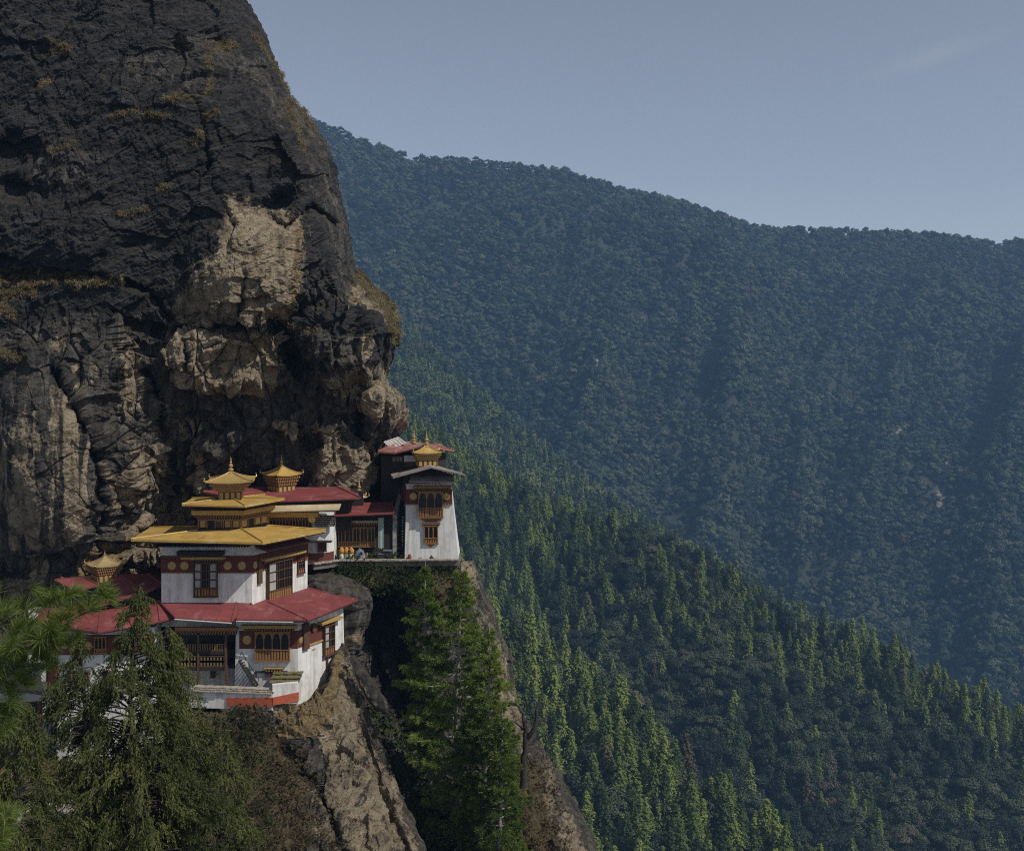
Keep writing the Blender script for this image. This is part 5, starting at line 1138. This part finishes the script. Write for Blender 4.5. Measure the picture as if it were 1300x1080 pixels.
# long needled pine reaching in from the left
pt_ = empty('long_needled_pine', P(-75, 1100, 21)); tag(pt_, 'long needled pine whose bright branches reach in from the left edge', 'tree')
tr = Acc(); r = np.random.default_rng(55); Ln = lambda pts, a, b: limb([(x, y, dy) for x, y, dy in pts], a, b, 21., 0, tr)
Ln([(-90, 1300, 0), (-80, 1000, 0), (-74, 700, 0), (-70, 560, 0)], .3, .1)
Ln([(-76, 880, 0), (-20, 850, -.3), (40, 812, -.4), (78, 795, -.2), (112, 775, 0), (135, 765, .1)], .035, .01); Ln([(-76, 830, 0), (-20, 805, .2), (20, 780, .3), (45, 762, .3)], .035, .01)
Ln([(-76, 900, 0), (-20, 880, .3), (20, 850, .3), (48, 838, .2)], .03, .01); Ln([(40, 812, -.4), (70, 808, 0), (92, 812, 0)], .02, .008); Ln([(-76, 960, 0), (-30, 930, 0), (0, 900, 0), (12, 890, 0)], .03, .01); Ln([(20, 780, .3), (60, 775, .3), (88, 762, .3)], .02, .008); Ln([(-76, 1090, 0), (-30, 1062, 0), (0, 1050, 0)], .03, .01)
link('trunk', tr.mesh('trunk', True), BARK, pt_)
C = []; D = []
tufts = [(135, 762, 0), (128, 752, .1), (112, 768, 0), (98, 778, 0), (84, 788, -.1), (45, 760, .3), (34, 768, .3), (58, 764, .3), (88, 760, .3), (74, 768, .3), (20, 782, .3), (8, 790, .2), (0, 778, .2), (30, 800, 0), (48, 800, -.3), (62, 800, -.3), (76, 804, 0), (92, 810, 0), (12, 815, -.3), (30, 822, -.3), (0, 830, -.2), (20, 846, .3), (34, 842, .3), (48, 836, .2), (56, 846, .2), (8, 858, .3), (-8, 850, 0), (10, 890, 0), (2, 900, 0), (-10, 905, 0), (14, 880, 0), (-5, 870, 0), (-6, 810, 0), (-12, 760, 0), (0, 1045, 0), (6, 1060, 0), (-6, 1055, 0), (4, 1030, 0), (-4, 1075, 0), (18, 868, 0), (-10, 925, 0), (2, 918, 0), (46, 818, 0), (38, 788, .2), (64, 784, 0), (18, 800, 0), (66, 820, 0), (40, 856, 0)]
for x, y, dy in tufts:
    for q in range(3): C.append(np.array(P(x+r.normal(0, 6), y+r.normal(0, 5), 21+dy*2+r.normal(0, .25)))); D.append(np.array([.45, -.1, .5])+r.normal(0, .35, 3))
D = np.array(D); Q = blades(np.array(C), D/np.linalg.norm(D, axis=1, keepdims=True), .36, .0085, 95, .5, r, .12)
link('needles', mesh_np('needles', Q, quads(len(Q)//4)), NEEDY, pt_)

# scrub and grass growing on rock: sampled from the rock surfaces
def on_rock(S, px, py, mask, n, r, front=True):
    w_ = np.clip(mask(px, py), 0, 1)[:-1, :-1].ravel(); w_ = w_/w_.sum(); k = r.choice(len(w_), n, p=w_); i, j = np.divmod(k, S.shape[1]-1)
    a = r.random((n, 1)); return S[i, j]*(1-a)+S[i+1, j+1]*a
def scrub(name, pts, size, mat, label, r, n=26, ln=.28, wd=.07, cat='shrubs'):
    pts = pts+np.array([0, -1., .6])*size*.4; c = np.repeat(pts, 7, 0)+r.normal(0, 1, (len(pts)*7, 3))*size*.42; d = (c-np.repeat(pts, 7, 0)); d /= np.linalg.norm(d, axis=1, keepdims=True)+1e-9; d += np.array([0, -.2, .5])
    Q = blades(c, d, ln, wd, n, .7, r); tag(link(name, mesh_np(name, Q, quads(len(Q)//4)), mat), label, cat, kind='stuff')
r = np.random.default_rng(70)
pm = lambda poly, s=8: (lambda x, y: polymask(x, y, poly, s))
scrub('terrace_shrubs', on_rock(SB, PXB, PYB, pm([(402, 714), (575, 714), (582, 728), (560, 745), (520, 748), (450, 738), (405, 730)], 5), 330, r), .95, SHR, 'green shrubs hanging under the terrace coping', r)
scrub('terrace_dry_shrubs', on_rock(SB, PXB, PYB, pm([(480, 714), (580, 714), (590, 740), (560, 780), (500, 760)], 6), 110, r), .6, DRY, 'dry brown shrubs on the rock below the white tower', r, 18, .3, .05)
scrub('cleft_shrubs', on_rock(SB, PXB, PYB, pm([(455, 890), (500, 920), (540, 960), (560, 1100), (480, 1100), (455, 1000)], 8), 420, r), .85, SHR, 'dark green shrubs filling the bottom of the cleft', r)
scrub('edge_scrub', on_rock(SB, PXB, PYB, pm([(640, 955), (690, 960), (720, 1060), (730, 1110), (600, 1110), (610, 1000)], 8), 330, r), .55, DRY, 'dry brown scrub on the rock right of the pines', r, 22, .26, .045)
scrub('hillside_scrub', on_rock(SC_, PXC, PYC, pm([(290, 900), (345, 905), (360, 940), (392, 960), (395, 1060), (380, 1120), (200, 1120), (230, 940)], 8), 800, r), .55, DRY, 'dry brown scrub on the slope below the parapet', r, 24, .24, .04)
scrub('hillside_shrubs', on_rock(SC_, PXC, PYC, pm([(280, 905), (340, 915), (350, 1000), (340, 1110), (100, 1110), (60, 930)], 8), 420, r), .7, SHR, 'dark green shrubs on the slope below the parapet', r, 26, .24, .06)
scrub('rib_scrub', on_rock(SC_, PXC, PYC, pm([(388, 985), (400, 985), (436, 1090), (420, 1090)], 3), 60, r), .4, DRY, 'rusty dry scrub in the groove of the lower rock', r, 22, .2, .04)
gm = np.clip((MKA['moss']+0*PXA-.22)*2, 0, 1)
pts = on_rock(SA, PXA, PYA, lambda x, y: gm*(x < 512)*(x > -20), 1100, r)
c = np.repeat(pts, 6, 0)+r.normal(0, .16, (len(pts)*6, 3)); Q = blades(c, np.tile(np.array([.15, -.5, .55]), (len(c), 1)), .42, .035, 9, .45, r, .5)
tag(link('cliff_grass', mesh_np('cliff_grass', Q, quads(len(Q)//4)), STRAW), 'tufts of straw coloured dry grass on the ledges of the cliff', 'grass', kind='stuff')
# ------------------------------------------------------------------ haze
hv = []
for x in (-2500, 2500):
    for y in (-200, 3150):
        for z in (-670, 560): hv.append((x, y, z))
me = bpy.data.meshes.new('haze'); me.from_pydata(hv, [], [(0, 1, 3, 2), (4, 6, 7, 5), (0, 4, 5, 1), (2, 3, 7, 6), (0, 2, 6, 4), (1, 5, 7, 3)]); me.update()
hz, nt, b = new_mat('haze'); nt.nodes.remove(b)
pv = N(nt, 'ShaderNodeVolumePrincipled'); pv.inputs['Color'].default_value = (.27, .50, .88, 1); pv.inputs['Density'].default_value = .000125; pv.inputs['Anisotropy'].default_value = 0
nt.links.new(pv.outputs[0], nt.nodes['Material Output'].inputs['Volume'])
o = link('haze', me, hz); tag(o, 'pale blue haze hanging in the valley air', kind='stuff')
